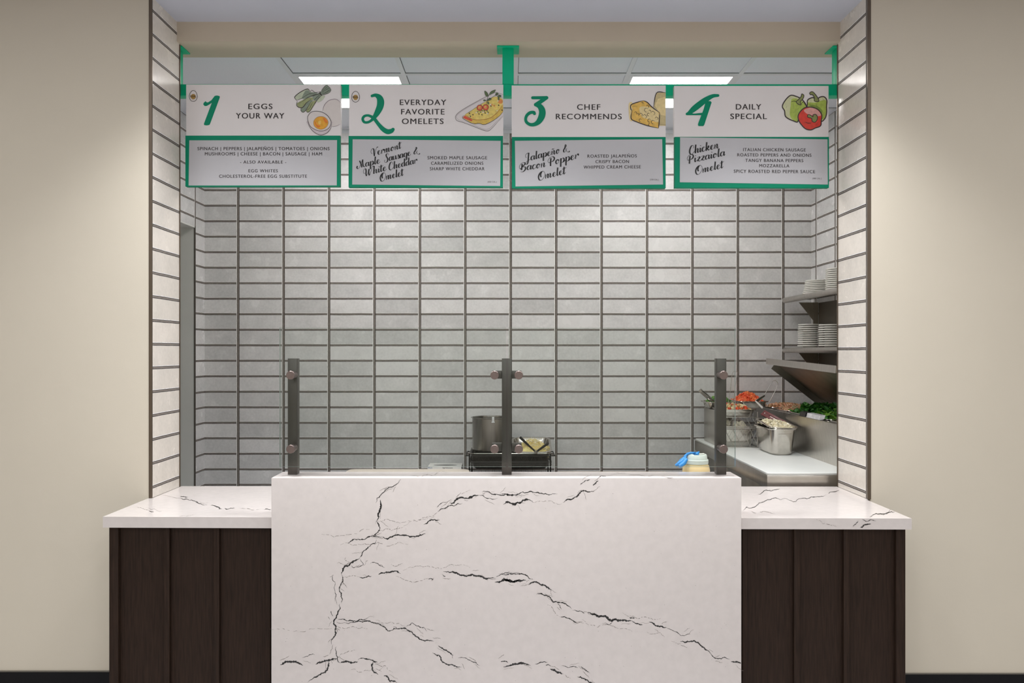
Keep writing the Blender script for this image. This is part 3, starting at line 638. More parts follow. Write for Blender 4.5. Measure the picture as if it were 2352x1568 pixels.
# sign 1
t1, u, l, s = make_sign('white and green menu sign numbered 1 for eggs your way', (427.6, 782.4, 194.3, 311.2), (425.8, 780.6, 311.2, 428.0), [(434.8, 322.2), (774, 321.6), (773.4, 425.6), (433.2, 425.8)], (400, 170))
emblem(u, 400, 170, 255, 292)
a = Art(460, 200, 15.675); a.fill([(530,312),(600,300),(690,320),(708,350),(690,410),(350,1330),(325,1362),(240,1378),(150,1368),(128,1335),(145,1280),(400,600),(415,565),(320,630),(230,678),(160,682),(105,625),(120,570),(180,510),(205,515),(230,548),(275,550),(400,470),(500,340)], M_GREENP, False); a.done('numeral', u)
lettering(u, [('EGGS', 570.5, 625.6, 250.4, 12.2), ('YOUR WAY', 542, 652.8, 272, 12.4)], 'title_lettering', embolden=1)
lettering(s, [('SPINACH | PEPPERS | JALAPE\u00d1OS | TOMATOES | ONIONS', 453.7, 756.8, 344.8, 7.2), ('MUSHROOMS | CHEESE | BACON | SAUSAGE | HAM', 470.6, 739.6, 356.8, 7.2)], 'item_lettering')
lettering(s, [('- ALSO AVAILABLE -', 551.5, 657.4, 375.4, 6.9)], 'note_lettering')
lettering(s, [('EGG WHITES', 570.8, 638, 395.6, 6.9), ('CHOLESTEROL-FREE EGG SUBSTITUTE', 503.3, 705.1, 408.1, 7.0)], 'item_lettering')
a = Art(670, 190, 12.54)
a.fill([(900,790),(960,620),(1080,500),(1220,470),(1340,500),(1404,580),(1404,1190),(1300,1240),(1150,1265),(1100,1000)], A_EGG, False)
a.line([(885,815),(940,650),(1060,520),(1220,475),(1330,500),(1404,572)], 16, A_LGREY); a.line([(1150,1265),(1270,1250),(1404,1192)], 11, A_LGREY)
for q, m in (([(100,450),(90,400),(200,290),(400,190),(470,190),(520,250),(700,300),(640,360),(420,440),(160,480)], A_LEAF1), ([(380,250),(470,220),(540,270),(740,290),(560,400),(300,460)], A_LEAF3), ([(150,620),(200,560),(420,450),(620,420),(640,480),(420,590),(330,700),(230,720)], A_LEAF2),
             ([(270,740),(400,600),(560,500),(600,540),(470,690),(400,800),(320,850),(265,810)], A_LEAF3), ([(420,800),(520,600),(640,520),(700,540),(600,720),(520,830),(450,850)], A_LEAF2), ([(600,400),(820,270),(990,70),(1060,110),(1120,210),(1080,290),(880,360),(700,520)], A_LEAF3),
             ([(740,500),(860,380),(960,380),(900,480),(760,570)], A_LEAF1)): a.fill(q, m)
for q, wd in (([(150,515),(90,440),(110,380),(250,270),(420,185),(480,190),(540,260)], 20), ([(540,260),(580,212),(640,260),(700,280),(820,255)], 13), ([(130,510),(280,450),(480,330),(700,300)], 11), ([(160,520),(140,640),(190,700),(280,720),(350,680),(420,580),(560,480)], 20), ([(260,730),(270,810),(330,850),(400,800),(470,690),(570,520)], 14),
              ([(410,790),(450,848),(520,820),(600,700),(720,520),(800,400)], 14), ([(420,790),(510,740),(600,560)], 10), ([(200,600),(330,520),(430,450),(600,360),(800,300)], 9), ([(560,400),(700,350),(840,300)], 12), ([(620,520),(740,400),(830,330)], 12), ([(420,440),(560,380),(760,310)], 9), ([(650,600),(760,470),(850,370)], 9),
              ([(850,230),(930,130),(1000,65)], 13), ([(860,260),(960,170),(1050,105)], 9), ([(870,290),(1000,190),(1100,150)], 9), ([(880,320),(1000,270),(1115,200)], 11), ([(890,350),(1000,320),(1080,285)], 11), ([(1000,65),(1050,100),(1110,160),(1125,220),(1085,285)], 11), ([(820,250),(810,300),(850,350),(880,370)], 22), ([(840,260),(830,310),(870,355)], 12)): a.line(q, wd, A_LINE)
a.fill([(470,1100),(500,1230),(620,1400),(760,1490),(860,1500),(1000,1450),(1110,1330),(1145,1200),(1140,1120)], A_EGG2); a.line([(465,1120),(500,1240),(620,1400),(780,1492),(900,1492),(1030,1430),(1120,1310),(1150,1190)], 13, A_LINE)
W1 = [(460,1040),(490,920),(580,840),(720,820),(880,850),(1010,930),(1110,1060),(1135,1160),(1080,1290),(960,1370),(800,1385),(640,1330),(520,1230)]
a.fill(W1, A_EGG); a.line(W1, 15, A_LINE, False, True)
Y1 = [(630,1140),(660,1060),(740,990),(850,970),(960,1000),(1040,1090),(1045,1190),(980,1290),(860,1342),(740,1320),(650,1240)]
a.fill(Y1, A_YOLK); a.fill([(660,1120),(700,1150),(720,1200),(830,1250),(760,1290),(690,1230)], A_YOLK2); a.fill([(900,1010),(1000,1060),(1030,1150),(960,1140)], A_YOLK2); a.fill([(760,1120),(830,1090),(840,1180),(790,1200)], A_YOLK3); a.line(Y1, 9, am('yolk_line', (150, 96, 70)), False, True)
a.done('illustration', u)
# sign 2
t2, u, l, s = make_sign('white and green menu sign numbered 2 for everyday favorite omelets', (801.9, 1155.9, 194.5, 312), (800.5, 1155.1, 312, 429.8), [(810, 319.8), (1149.9, 323.3), (1148.8, 427), (809, 423.6)], (780, 170))
emblem(u, 780, 170, 213, 302)
a = Art(780, 170, Z); a.brush([(432,292,36),(480,282,46),(528,312,78),(547,365,95),(540,430,92),(510,500,80),(470,565,58),(430,612,38),(380,642,33),(330,640,34),(308,600,36),(330,562,34),(380,552,32),(430,572,38),(470,605,45),(520,670,48),(580,735,60),(640,768,66),(690,758,58),(713,738,44)], M_GREENP); a.done('numeral', u)
lettering(u, [('EVERYDAY', 918.6, 1024.9, 241, 12.3), ('FAVORITE', 921.5, 1020.7, 262.7, 12.4), ('OMELETS', 923.3, 1018.5, 284.6, 12.4)], 'title_lettering')
lettering(s, [('SMOKED MAPLE SAUSAGE', 982, 1118.7, 365.8, 7.2), ('CARAMELIZED ONIONS', 990, 1110, 378.3, 7.1), ('SHARP WHITE CHEDDAR', 987.5, 1112.8, 391, 7.2)], 'item_lettering')
lettering(s, [('(450 CAL.)', 1120, 1140.7, 419.2, 3.5)], 'calorie_lettering', M_INKG)
b = BM(); cz = lambda x, y: (820+x/13.07, 310+y/13.07)
script(b, 'Vermont', cz(455, 640), cz(1330, 400), 8.8); script(b, 'Maple', cz(60, 1000), cz(700, 840), 8.8); script(b, 'Sausage', cz(830, 815), cz(1620, 612), 8.8); script(b, '&', cz(1690, 590), cz(1900, 560), 8.2)
script(b, 'White', cz(225, 1240), cz(890, 1060), 8.8); script(b, 'Cheddar', cz(950, 1060), cz(1810, 840), 8.8); script(b, 'Omelet', cz(690, 1390), cz(1400, 1215), 9.0)
obj('script_lettering', b, M_INKS, s, smooth=0, recalc=False)
a = Art(1040, 200, 14.933); cl = 1726
a.fill([(90,1050),(200,860),(600,620),(1100,340),(1440,190),(1726,250),(1726,1000),(1260,1490),(1150,1500),(200,1160)], A_PLATE, False)
a.line([(1726,250),(1600,215),(1440,190),(1250,270),(1000,400),(600,620),(300,800),(130,940),(90,1050),(150,1150),(350,1210),(700,1340),(1000,1460),(1150,1500),(1260,1480),(1400,1350),(1600,1120),(1726,1000)], 13, A_LINE, True, False, cl)
a.line([(1200,340),(1000,430),(600,650),(320,820),(160,950),(130,1040),(190,1110),(430,1210)], 9, A_LGREY); a.line([(430,1210),(800,1340),(1030,1430),(1180,1445),(1300,1390),(1500,1180),(1726,960)], 9, A_LGREY, True, False, cl)
a.fill([(340,1050),(420,960),(700,1100),(1000,1120),(1300,1040),(1560,820),(1726,560),(1726,830),(1640,960),(1400,1130),(1150,1260),(1050,1280),(900,1245),(760,1255),(600,1210)], A_OML2, False)
OT = [(420,950),(600,830),(900,640),(1150,480),(1350,350),(1520,330),(1680,390),(1720,480),(1700,580),(1560,820),(1300,1040),(1000,1115),(700,1100),(560,1040)]
a.fill(OT, A_OML, True, cl); rr = random.Random(5)
for k in range(46):
    x, y = rr.uniform(520, 1660), rr.uniform(400, 1050)
    if not (y > 980-(x-400)*0.5+40 and y < 1100-max(0, x-1100)*0.6): continue
    r_ = rr.uniform(18, 52); a.fill([(x-r_, y), (x, y-r_*0.7), (x+r_*1.1, y-4), (x+4, y+r_*0.7)], rr.choice([A_ORG, A_CREAM, A_PLATE, A_CH1, A_YOLK3]))
a.fill([(1560,500),(1640,410),(1710,470),(1680,560),(1590,560)], A_ORG); a.fill([(350,1030),(430,985),(520,1040),(660,1120),(640,1165),(540,1130),(420,1085)], A_RED)
a.line([(390,965),(470,970),(560,1040),(700,1105),(850,1130),(1050,1110),(1280,1060),(1450,940),(1600,780),(1680,620)], 13, am('rust', (170, 84, 52)), True, False, cl)
a.line([(390,965),(340,1000),(335,1060),(430,1130),(600,1215),(740,1262),(900,1245),(1060,1285),(1180,1255),(1400,1140),(1620,970),(1726,830)], 16, A_LINE, True, False, cl)
a.line([(420,940),(600,830),(900,630),(1120,490)], 9, A_LINE)
for cx_, cy_ in ((925, 710), (1130, 695)):
    a.n += 1; a.disc((cx_, cy_), 98, A_RED); a.n += 1; a.disc((cx_-4, cy_-12), 64, A_ORG); a.n += 1; a.disc((cx_-10, cy_-10), 34, A_YOLK3); a.line([(cx_-98,cy_),(cx_-70,cy_-75),(cx_,cy_-100),(cx_+75,cy_-70),(cx_+98,cy_),(cx_+60,cy_+80),(cx_,cy_+98),(cx_-70,cy_+72)], 12, am('tomato_line', (120, 50, 44)), False, True)
    a.line([(cx_-30, cy_-20), (cx_, cy_+10), (cx_+30, cy_-24)], 9, am('tomato_line', (120, 50, 44)))
for q in ([(1095,130),(1180,190),(1220,290),(1160,320),(1100,230)], [(1250,270),(1300,160),(1460,90),(1430,170),(1330,230)], [(1180,460),(1260,370),(1330,410),(1240,460)], [(1050,470),(1080,430),(1150,460)], [(1460,270),(1500,190),(1560,210),(1520,280)], [(1530,330),(1590,270),(1660,290),(1620,350)], [(1190,500),(1240,520),(1230,590),(1195,560)], [(1560,350),(1600,400),(1580,450),(1545,400)]): a.fill(q, A_HERB); a.line(q, 9, A_LINE, False, True)
a.line([(1155,600),(1170,470),(1200,350),(1230,290)], 14, A_LINE); a.line([(1180,460),(1320,370),(1450,290),(1560,250),(1700,380)], 11, A_LINE, True, False, cl)
for x, y in ((860,850),(900,920),(950,860),(1010,810),(1080,820),(1110,890),(1180,820),(1220,870),(570,900),(690,950),(605,1000),(1000,950),(1310,650),(1575,625),(1690,790)): a.fill([(x-26, y-10), (x, y-24), (x+22, y), (x+4, y+22)], A_LINE if y > 880 or x > 1300 else A_HERB)
a.done('illustration', u)
# sign 3
t3, u, l, s = make_sign('white and green menu sign numbered 3 for chef recommends', (1175.3, 1529, 196.3, 314.4), (1175.9, 1529, 314.4, 431.8), [(1182.7, 323.3), (1521, 319.5), (1523, 423.5), (1184, 428)], (1160, 170))
a = Art(1160, 170, Z); a.brush([(368,316,40),(460,316,42),(555,316,46)], M_GREENP); a.brush([(556,318,40),(480,365,52),(408,408,46)], M_GREENP)
a.brush([(412,406,46),(465,432,72),(496,490,86),(490,560,88),(452,630,72),(400,668,52),(340,674,44),(290,645,40),(275,600,38),(292,550,40),(335,515,42),(382,510,40),(393,528,40)], M_GREENP); a.done('numeral', u)
lettering(u, [('CHEF', 1325.6, 1378.7, 251.9, 12.4), ('RECOMMENDS', 1277, 1427.8, 273.7, 12.4)], 'title_lettering')
lettering(s, [('ROASTED JALAPE\u00d1OS', 1349.4, 1462.5, 362, 7), ('CRISPY BACON', 1367.8, 1444.5, 374.6, 7), ('WHIPPED CREAM CHEESE', 1340.5, 1471.7, 387.3, 7.1)], 'item_lettering', tilt=-0.006)
lettering(s, [('(550 CAL.)', 1493.2, 1513.3, 414, 3.5)], 'calorie_lettering', M_INKG)
b = BM(); cz = lambda x, y: (1160+x/Z, 170+y/Z)
script(b, 'Jalape\u00f1o', cz(272, 1170), cz(735, 1052), 9.2); script(b, '&', cz(772, 1050), cz(868, 1030), 8.8); script(b, 'Bacon', cz(195, 1300), cz(545, 1235), 9.6); script(b, 'Popper', cz(580, 1228), cz(985, 1120), 9.6); script(b, 'Omelet', cz(440, 1418), cz(810, 1330), 9.4)
obj('script_lettering', b, M_INKS, s, smooth=0, recalc=False)
a = Art(1160, 170, Z); cl = 2142
a.fill([(1650,400),(1700,385),(1690,500),(1700,620),(1660,600)], A_CH2); a.fill([(1980,440),(2020,250),(2142,245),(2142,690),(2060,690),(2060,510)], A_CH3, False); a.fill([(2000,420),(2040,330),(2142,300),(2142,560),(2070,540)], A_CH2, False)
a.fill([(1678,405),(1845,352),(1960,430),(2062,515),(2050,725),(1900,690),(1690,605),(1682,500),(1700,470)], A_CH1, False); a.fill([(1800,440),(1960,450),(2050,520),(2045,640),(1900,600),(1820,560)], A_CH2); a.fill([(1690,520),(1760,540),(1780,620),(1700,600)], A_CH1)
a.line([(1980,445),(2022,252),(2142,248)], 11, A_LINE, True, False, cl); a.line([(2060,668),(2142,678)], 8, A_LINE, True, False, cl)
P_ = [(1695,490),(1678,465),(1682,410),(1760,378),(1845,354),(1900,380),(1960,440),(2062,515),(2056,640),(2046,722),(1900,688),(1750,635),(1690,605),(1680,560),(1695,490)]
for q in (P_[:4]+[P_[4]], P_[4:8], P_[7:10], P_[9:]): a.line(q, 13, A_LINE)
for cx_, cy_, r_ in ((1885,480,26),(1970,520,30),(1860,565,30),(1810,540,22),(1770,540,18),(1740,515,16),(1925,620,22),(1975,640,24),(2020,590,22),(1805,615,18),(1900,430,20),(1925,675,14),(1915,540,18),(1830,385,12),(1930,490,14)):
    a.line([(cx_+r_, cy_-r_*0.5), (cx_-r_*0.3, cy_-r_), (cx_-r_, cy_), (cx_-r_*0.4, cy_+r_*0.9), (cx_+r_*0.3, cy_+r_)] if (cx_ % 2) else [(cx_-r_, cy_), (cx_, cy_-r_*0.8), (cx_+r_, cy_), (cx_+r_*0.4, cy_+r_*0.9)], 6, A_LINE)
a.line([(1700,435),(1760,428)], 6, A_LINE); a.done('illustration', u)
# sign 4
t4, u, l, s = make_sign('white and green menu sign numbered 4 for the daily special', (1548.6, 1903, 197.2, 314.2), (1550, 1904, 314.2, 431), [(1562.2, 315.4), (1900.7, 319.8), (1901.4, 423.6), (1561.5, 418.3)], (1530, 170))
a = Art(1530, 170, Z); a.brush([(692,286,36),(620,294,50),(530,342,70),(445,405,80),(370,465,76),(305,520,48),(280,530,34)], M_GREENP); a.fill([(258,530),(300,512),(370,528),(500,514),(490,548),(270,548)], M_GREENP, False)
a.fill([(528,368),(540,358),(595,362),(607,378),(600,400),(510,675),(496,694),(432,692),(423,676),(430,650),(500,470)], M_GREENP, False); a.done('numeral', u)
lettering(u, [('DAILY', 1690.5, 1748.3, 251.4, 12.4), ('SPECIAL', 1677.7, 1761.3, 273.4, 12.5)], 'title_lettering')
lettering(s, [('ITALIAN CHICKEN SAUSAGE', 1707, 1850.6, 347, 7.1), ('ROASTED PEPPERS AND ONIONS', 1693.6, 1863.7, 359, 7.1), ('TANGY BANANA PEPPERS', 1712.2, 1845, 371.6, 7.1), ('MOZZARELLA', 1744, 1813, 383.9, 7.1), ('SPICY ROASTED RED PEPPER SAUCE', 1685.5, 1872, 396.6, 7.2)], 'item_lettering', tilt=0.006)
lettering(s, [('(480 CAL.)', 1866, 1887, 411.4, 3.5)], 'calorie_lettering', M_INKG)
b = BM(); cz = lambda x, y: (1530+x/Z, 170+y/Z)
script(b, 'Chicken', cz(305, 1075), cz(705, 985), 9.8); script(b, 'Pizzaiola', cz(285, 1195), cz(790, 1085), 9.6); script(b, 'Omelet', cz(388, 1340), cz(765, 1250), 9.4)
obj('script_lettering', b, M_INKS, s, smooth=0, recalc=False)
a = Art(1530, 170, Z)
P1 = [(1550,430),(1590,350),(1660,285),(1740,300),(1800,330),(1840,370),(1870,430),(1830,490),(1770,540),(1765,600),(1750,640),(1700,625),(1640,600),(1590,560),(1580,490)]
a.fill(P1, A_PG2); a.fill([(1680,330),(1780,340),(1850,400),(1850,450),(1770,530),(1755,630),(1690,610),(1650,540),(1660,430)], A_PG); a.fill([(1720,380),(1770,420),(1780,500),(1740,520),(1700,440)], A_YOLK3 if False else A_PG); a.line(P1, 15, A_LINE, False, True)
P2 = [(1885,400),(1890,345),(1950,315),(2010,330),(2060,305),(2110,305),(2143,350),(2140,430),(2140,520),(2120,590),(2070,630),(2060,530),(2000,460),(1890,440)]
a.fill(P2, A_PG2); a.fill([(1890,380),(1990,380),(2130,350),(2135,500),(2110,590),(2060,600),(2050,500),(1990,440),(1900,430)], A_PG); a.fill([(1900,410),(2000,420),(2080,480),(2060,540),(1980,460)], A_PG3); a.line(P2, 15, A_LINE, False, True)
P3 = [(1760,560),(1790,500),(1850,450),(1930,440),(2020,470),(2075,540),(2070,620),(2060,690),(1990,720),(1930,745),(1860,730),(1800,670),(1770,620)]
a.fill(P3, A_PR); a.fill([(1840,480),(1930,448),(2020,480),(2065,550),(1990,560),(1880,530)], A_PR2); a.fill([(1860,610),(1930,660),(2030,660),(1960,720),(1880,720)], A_PR); a.line(P3, 14, A_LINE, False, True)
for q in ([(1735,370),(1760,345),(1800,300),(1810,265),(1838,285),(1825,330),(1790,370),(1800,410),(1760,400)], [(1915,250),(1950,235),(1990,270),(2030,330),(2035,365),(1980,360),(1975,310),(1950,275),(1925,275)], [(1890,545),(1920,545),(1960,570),(1960,545),(2000,540),(2020,590),(1990,640),(1950,630),(1940,590),(1890,575)]): a.fill(q, A_STEM); a.line(q, 10, A_LINE, False, True)
for q in ([(1665,375),(1700,360),(1740,370)], [(1800,400),(1830,370),(1860,420)], [(1755,470),(1770,450)], [(1700,520),(1710,505)], [(1600,450),(1610,430)], [(1915,410),(1920,380)], [(2000,400),(2010,430)], [(2085,330),(2110,350)], [(1850,640),(1900,655),(1940,650)], [(2000,680),(2030,640)]): a.line(q, 7, A_LINE)
a.done('illustration', u)

# ---------------------------------------------------------------- green hanging frame of the signs
BR0, BR1 = zr(1.2325), zr(1.287)
t = thing('sign_frame', 'green metal frame hanging from the header behind the menu signs', 'sign frame', (0, 3.8075, BR0))
b = BM(); box(b, -1.655, 1.628, 3.78, 3.834, BR0, BR1, 0.002); obj('crossbar', b, M_GREEN, t)
for x in (-1.628, -0.0105, 1.6005):
    b = BM(); box(b, x-0.0275, x+0.0275, 3.780, 3.835, BR1, HEAD-0.006, 0.002); q = obj('post', b, M_GREEN, t)
    b = BM(); box(b, x-0.053, x+0.053, 3.756, 3.858, HEAD-0.006, HEAD-0.0002, 0.0015); obj('mounting_plate', b, M_GREEN, q)
# ---------------------------------------------------------------- kitchen right: prep table with raised rail and lifted lid
BRD = zr(-0.589); TY0, TY1 = 3.80, 5.285; TX0, TX1 = 1.245, KXR-0.002
RXB, RXT, RIM = 1.668, 1.632, zr(-0.366)
t = thing('prep_table', 'stainless steel refrigerated prep table along the right kitchen wall', 'prep table', (1.64, 4.54, 0))
b = BM(); box(b, TX0+0.07, TX1, TY0+0.05, TY1, 0.12, BRD-0.078); obj('cabinet', b, M_STEEL_D, t, smooth=0)
b = BM(); box(b, TX0, TX1, TY0, TY1, BRD-0.078, BRD-0.012, 0.004); obj('worktop', b, M_STEEL, t)
for y0, y1, nm in ((TY0+0.055, 4.02, 'grille_panel'), (4.025, 4.64, 'door'), (4.645, TY1-0.005, 'door')):
    b = BM(); box(b, TX0+0.045, TX0+0.069, y0, y1, 0.14, BRD-0.095, 0.003); d = obj(nm, b, M_STEEL_D, t)
    if nm == 'door':
        b = BM(); box(b, TX0+0.030, TX0+0.0445, y0+0.04, y0+0.20, BRD-0.20, BRD-0.175, 0.003); obj('handle', b, M_DARKIN, d)
    else:
        b = BM()
        for k in range(9): box(b, TX0+0.0425, TX0+0.0448, y0+0.02, y1-0.015, BRD-0.135-0.016*k, BRD-0.128-0.016*k)
        obj('vent_slots', b, M_BLACK, d, smooth=0)
for x, y in ((TX0+0.12, TY0+0.12), (TX1-0.08, TY0+0.12), (TX0+0.12, TY1-0.12), (TX1-0.08, TY1-0.12)):
    b = BM(); lathe(b, [(0, 0), (0.022, 0), (0.022, 0.10), (0.03, 0.105), (0.03, 0.12), (0, 0.12)], (x, y, 0), 16); obj('leg', b, M_DARKIN, t)
b = BM()   # raised rail: sloping riser, rim flange, near end, inner well floor
prism(b, [(RXB, TY0, BRD-0.012), (RXB+0.004, TY0, BRD-0.012), (RXT+0.004, TY0, RIM-0.003), (RXT+0.030, TY0, RIM-0.003), (RXT+0.030, TY0, RIM), (RXT, TY0, RIM)], (0, TY1-TY0, 0))
box(b, RXB+0.004, TX1-0.055, TY0, TY0+0.004, BRD-0.012, RIM-0.004); box(b, 1.955, TX1, TY0, TY1, RIM-0.012, RIM+0.018, 0.002); box(b, RXB+0.02, 1.955, TY0+0.01, TY1, RIM-0.16, RIM-0.156)
for y in (4.10, 4.40, 4.70, 5.0): box(b, RXT+0.03, 1.955, y-0.006, y+0.006, RIM-0.004, RIM-0.0015)
obj('pan_rail', b, M_STEEL, t)
# lid, hinged at the wall side and lifted
LY0, LY1 = 3.90, 4.90; A0 = Vector((1.633, 0, zr(-0.058))); A1 = Vector((1.954, 0, zr(-0.307))); dv = (A1-A0).normalized(); nv = Vector((-dv.z, 0, dv.x)) ; nv = -nv if nv.z > 0 else nv
b = BM()
def slab(p, q, th, y0, y1): prism(b, [p, q, q+nv*th, p+nv*th], (0, y1-y0, 0))
def sh(p, y): return Vector((p.x, y, p.z))
slab(sh(A0, LY0), sh(A1, LY0), 0.004, LY0, LY1)
slab(sh(A0+dv*0.03, LY1-0.004), sh(A1, LY1-0.004), 0.042, LY1-0.004, LY1); slab(sh(A0+dv*0.03, LY0), sh(A1, LY0), 0.042, LY0, LY0+0.004); slab(sh(A1-dv*0.004, LY0), sh(A1, LY0), 0.042, LY0, LY1)
SHR = lambda b: [setattr(v, 'co', v.co+Vector((0, 0, -0.026*(LY1-v.co.y)))) for v in b.verts]
SHR(b); ld = obj('lid', b, M_STEEL_D, t)
b = BM(); prism(b, [sh(A0+dv*0.02, LY0-0.01), sh(A0+dv*0.02+nv*0.004, LY0-0.01), sh(A0+nv*0.012, LY0-0.01)+Vector((-0.012, 0, -0.016)), sh(A0, LY0-0.01)+Vector((-0.018, 0, -0.018)), sh(A0, LY0-0.01)+Vector((-0.016, 0, 0.012))], (0, LY1-LY0+0.06, 0)); SHR(b); obj('lip', b, M_STEEL, ld, smooth=0)
for hy in (LY1-0.03, LY0):
    b = BM(); box(b, 1.945, 1.975, hy, hy+0.035, RIM+0.018, zr(-0.290), 0.002); obj('hinge', b, M_STEEL_D, t)

b = BM(); loft(b, [rrect((TX0+RXB)/2, (TY0+TY1)/2, (RXB-TX0)/2-i, (TY1-TY0)/2-i, 0.02, z) for i, z in ((0.0015, BRD-0.012), (0, BRD-0.009), (0, BRD-0.002), (0.002, BRD))], True, True)
single('cutting_board', b, M_BOARD, 'long white cutting board on the front edge of the prep table', 'cutting board')

# ---------------------------------------------------------------- wall shelves with plates
M_BRK = mat('bracket_steel', (150, 142, 128), 0.45, 0.5, var=0.1)
def shelf(label, z, x0=1.823):
    t = thing('wall_shelf', label, 'shelf', ((x0+KXR)/2, 4.55, z-0.035), 'stainless wall shelves')
    b = BM(); P = []
    for k in range(9):
        a = math.radians(90+180*k/8); P.append((x0+0.018+0.018*math.cos(a), z-0.018+0.018*math.sin(a)))
    P = P+[(x0+0.030, z-0.036), (x0+0.030, z-0.003), (KXR-0.003, z-0.003), (KXR-0.003, z)]
    prism(b, [Vector((x, 3.85, zz)) for x, zz in P], (0, 5.255-3.85, 0)); 
    bmesh.ops.triangulate(b, faces=[f for f in b.faces if len(f.verts) > 4]); obj('shelf_top', b, M_STEEL, t, smooth=50)
    for y in (5.18, 4.05):
        b = BM(); prism(b, [(x0+0.085, y, z-0.0365), (KXR-0.003, y, z-0.0365), (KXR-0.003, y, z-0.175), (KXR-0.02, y, z-0.175)], (0, 0.003, 0)); box(b, KXR-0.035, KXR-0.003, y-0.004, y+0.007, z-0.19, z-0.04); obj('bracket', b, M_BRK, t, smooth=0)
    return t
S1Z, S2Z = zr(0.358), zr(0.024)
shelf('upper stainless wall shelf holding two stacks of white plates', S1Z); shelf('lower stainless wall shelf below the other, two plate stacks on it', S2Z)
b = BM(); box(b, KXR-0.0028, KXR-0.0005, 3.76, 5.17, zr(-0.33), S1Z-0.04); single('wall_panel', b, mat('dark_wall_panel', (96, 88, 76), 0.45, 0.3, var=0.1, scale=5), 'dark steel wall panel between and below the shelves', 'wall panel', smooth=0)
pb = BM(); r = 1.0
lathe(pb, [(0, 0.0), (0.52, 0.0), (0.56, 0.06), (0.60, 0.06), (0.955, 0.075), (0.985, 0.085), (1.0, 0.12), (0.985, 0.16), (0.955, 0.165), (0.60, 0.115), (0.55, 0.09), (0, 0.085)], n=36)
bmesh.ops.recalc_face_normals(pb, faces=pb.faces); pme = bpy.data.meshes.new('plate'); pb.to_mesh(pme); pb.free(); pme.materials.append(M_CHINA); pme.polygons.foreach_set('use_smooth', [True]*len(pme.polygons)); pme.set_sharp_from_angle(angle=math.radians(50))
def stack(x, y, z, n, r0, r1, step, where, grp):
    for k in range(n):
        o = bpy.data.objects.new('plate', pme); C.objects.link(o); rr = r0+(r1-r0)*k/max(1, n-1)
        zz = 0.086; o.scale = (rr, rr, zz); o.location = (x+random.uniform(-.0015, .0015), y+random.uniform(-.0015, .0015), z+0.0003+k*step); o.rotation_euler = (0, 0, random.uniform(0, 6))
        o['category'] = 'plate'; o['group'] = grp
        nth = ('bottom', 'second', 'third', 'fourth', 'fifth', 'sixth', 'seventh', 'eighth', 'ninth', 'tenth', 'eleventh')
        o['label'] = ('top white plate' if k == n-1 else 'bottom white plate' if k == 0 else nth[k]+' white plate from the bottom')+' of the '+where
stack(1.952, 5.10, S2Z, 11, 0.080, 0.076, 0.01365, 'far stack on the lower wall shelf', 'plates in the far stack on the lower shelf')
stack(1.955, 4.76, S2Z, 10, 0.079, 0.079, 0.0137, 'near stack on the lower wall shelf', 'plates in the near stack on the lower shelf')
stack(1.952, 5.00, S1Z, 8, 0.083, 0.066, 0.0112, 'far stack on the upper wall shelf', 'plates in the far stack on the upper shelf')
stack(1.955, 4.66, S1Z, 11, 0.078, 0.076, 0.0118, 'near stack on the upper wall shelf', 'plates in the near stack on the upper shelf')

# ---------------------------------------------------------------- food
def dice(b, c, s, rnd, mi=0):
    M = Matrix.Translation(c) @ Matrix.Rotation(rnd.uniform(0, 6), 4, Vector((rnd.uniform(-1, 1), rnd.uniform(-1, 1), rnd.uniform(-1, 1))).normalized())
    box(b, -s/2, s/2, -s/2*rnd.uniform(.7, 1), s/2, -s/2*rnd.uniform(.5, .9), s/2, s*0.16, mi, 1, M)
def shred(b, c, ln, th, rnd, mi=0, flat=0.5):
    d = Vector((rnd.uniform(-1, 1), rnd.uniform(-1, 1), rnd.uniform(-flat, flat))).normalized(); u = d.orthogonal().normalized(); k = u*rnd.uniform(-.25, .25)*ln
    tube(b, [c-d*ln/2, c+k*0.6, c+d*ln/2], th, 4, True, mi)
def leaf(b, c, ln, rnd, mi=0):
    M = Matrix.Translation(c) @ Matrix.Rotation(rnd.uniform(0, 6.28), 4, 'Z') @ Matrix.Rotation(rnd.uniform(-1.0, 1.0), 4, 'X') @ Matrix.Rotation(rnd.uniform(-.8, .8), 4, 'Y')
    P = [[(-0.02, 0, 0), (0.02, 0, 0)], [(-0.30, 0.22, .10), (.30, .22, .10)], [(-.36, .5, .06), (.36, .5, .06)], [(-.22, .8, -.02), (.22, .8, -.02)], [(-.03, 1, -.10), (.03, 1, -.10)]]
    R = [[b.verts.new(M @ (Vector(p)*ln)) for p in (a, ((a[0]+e[0])/2, a[1], a[2]-0.09), e)] for a, e in P]
    for A, B in zip(R, R[1:]):
        for i in range(2): f = b.faces.new((A[i], A[i+1], B[i+1], B[i])); f.material_index = mi
def mound(b, cx, cy, hx, hy, z, h, mi=0, n=10, M=None):
    t = bmesh.new(); V = {}
    for i in range(n+1):
        for j in range(n+1):
            u, v = -1+2*i/n, -1+2*j/n; q = max(0, (1-u**4)*(1-v**4))
            V[i, j] = t.verts.new((cx+u*hx, cy+v*hy, z+h*q*(0.75+0.5*noise.noise(Vector((u*2+cx*9, v*2, 3)))))) 
    for i in range(n):
        for j in range(n): t.faces.new((V[i, j], V[i+1, j], V[i+1, j+1], V[i, j+1]))
    merge(b, t, mi, M)
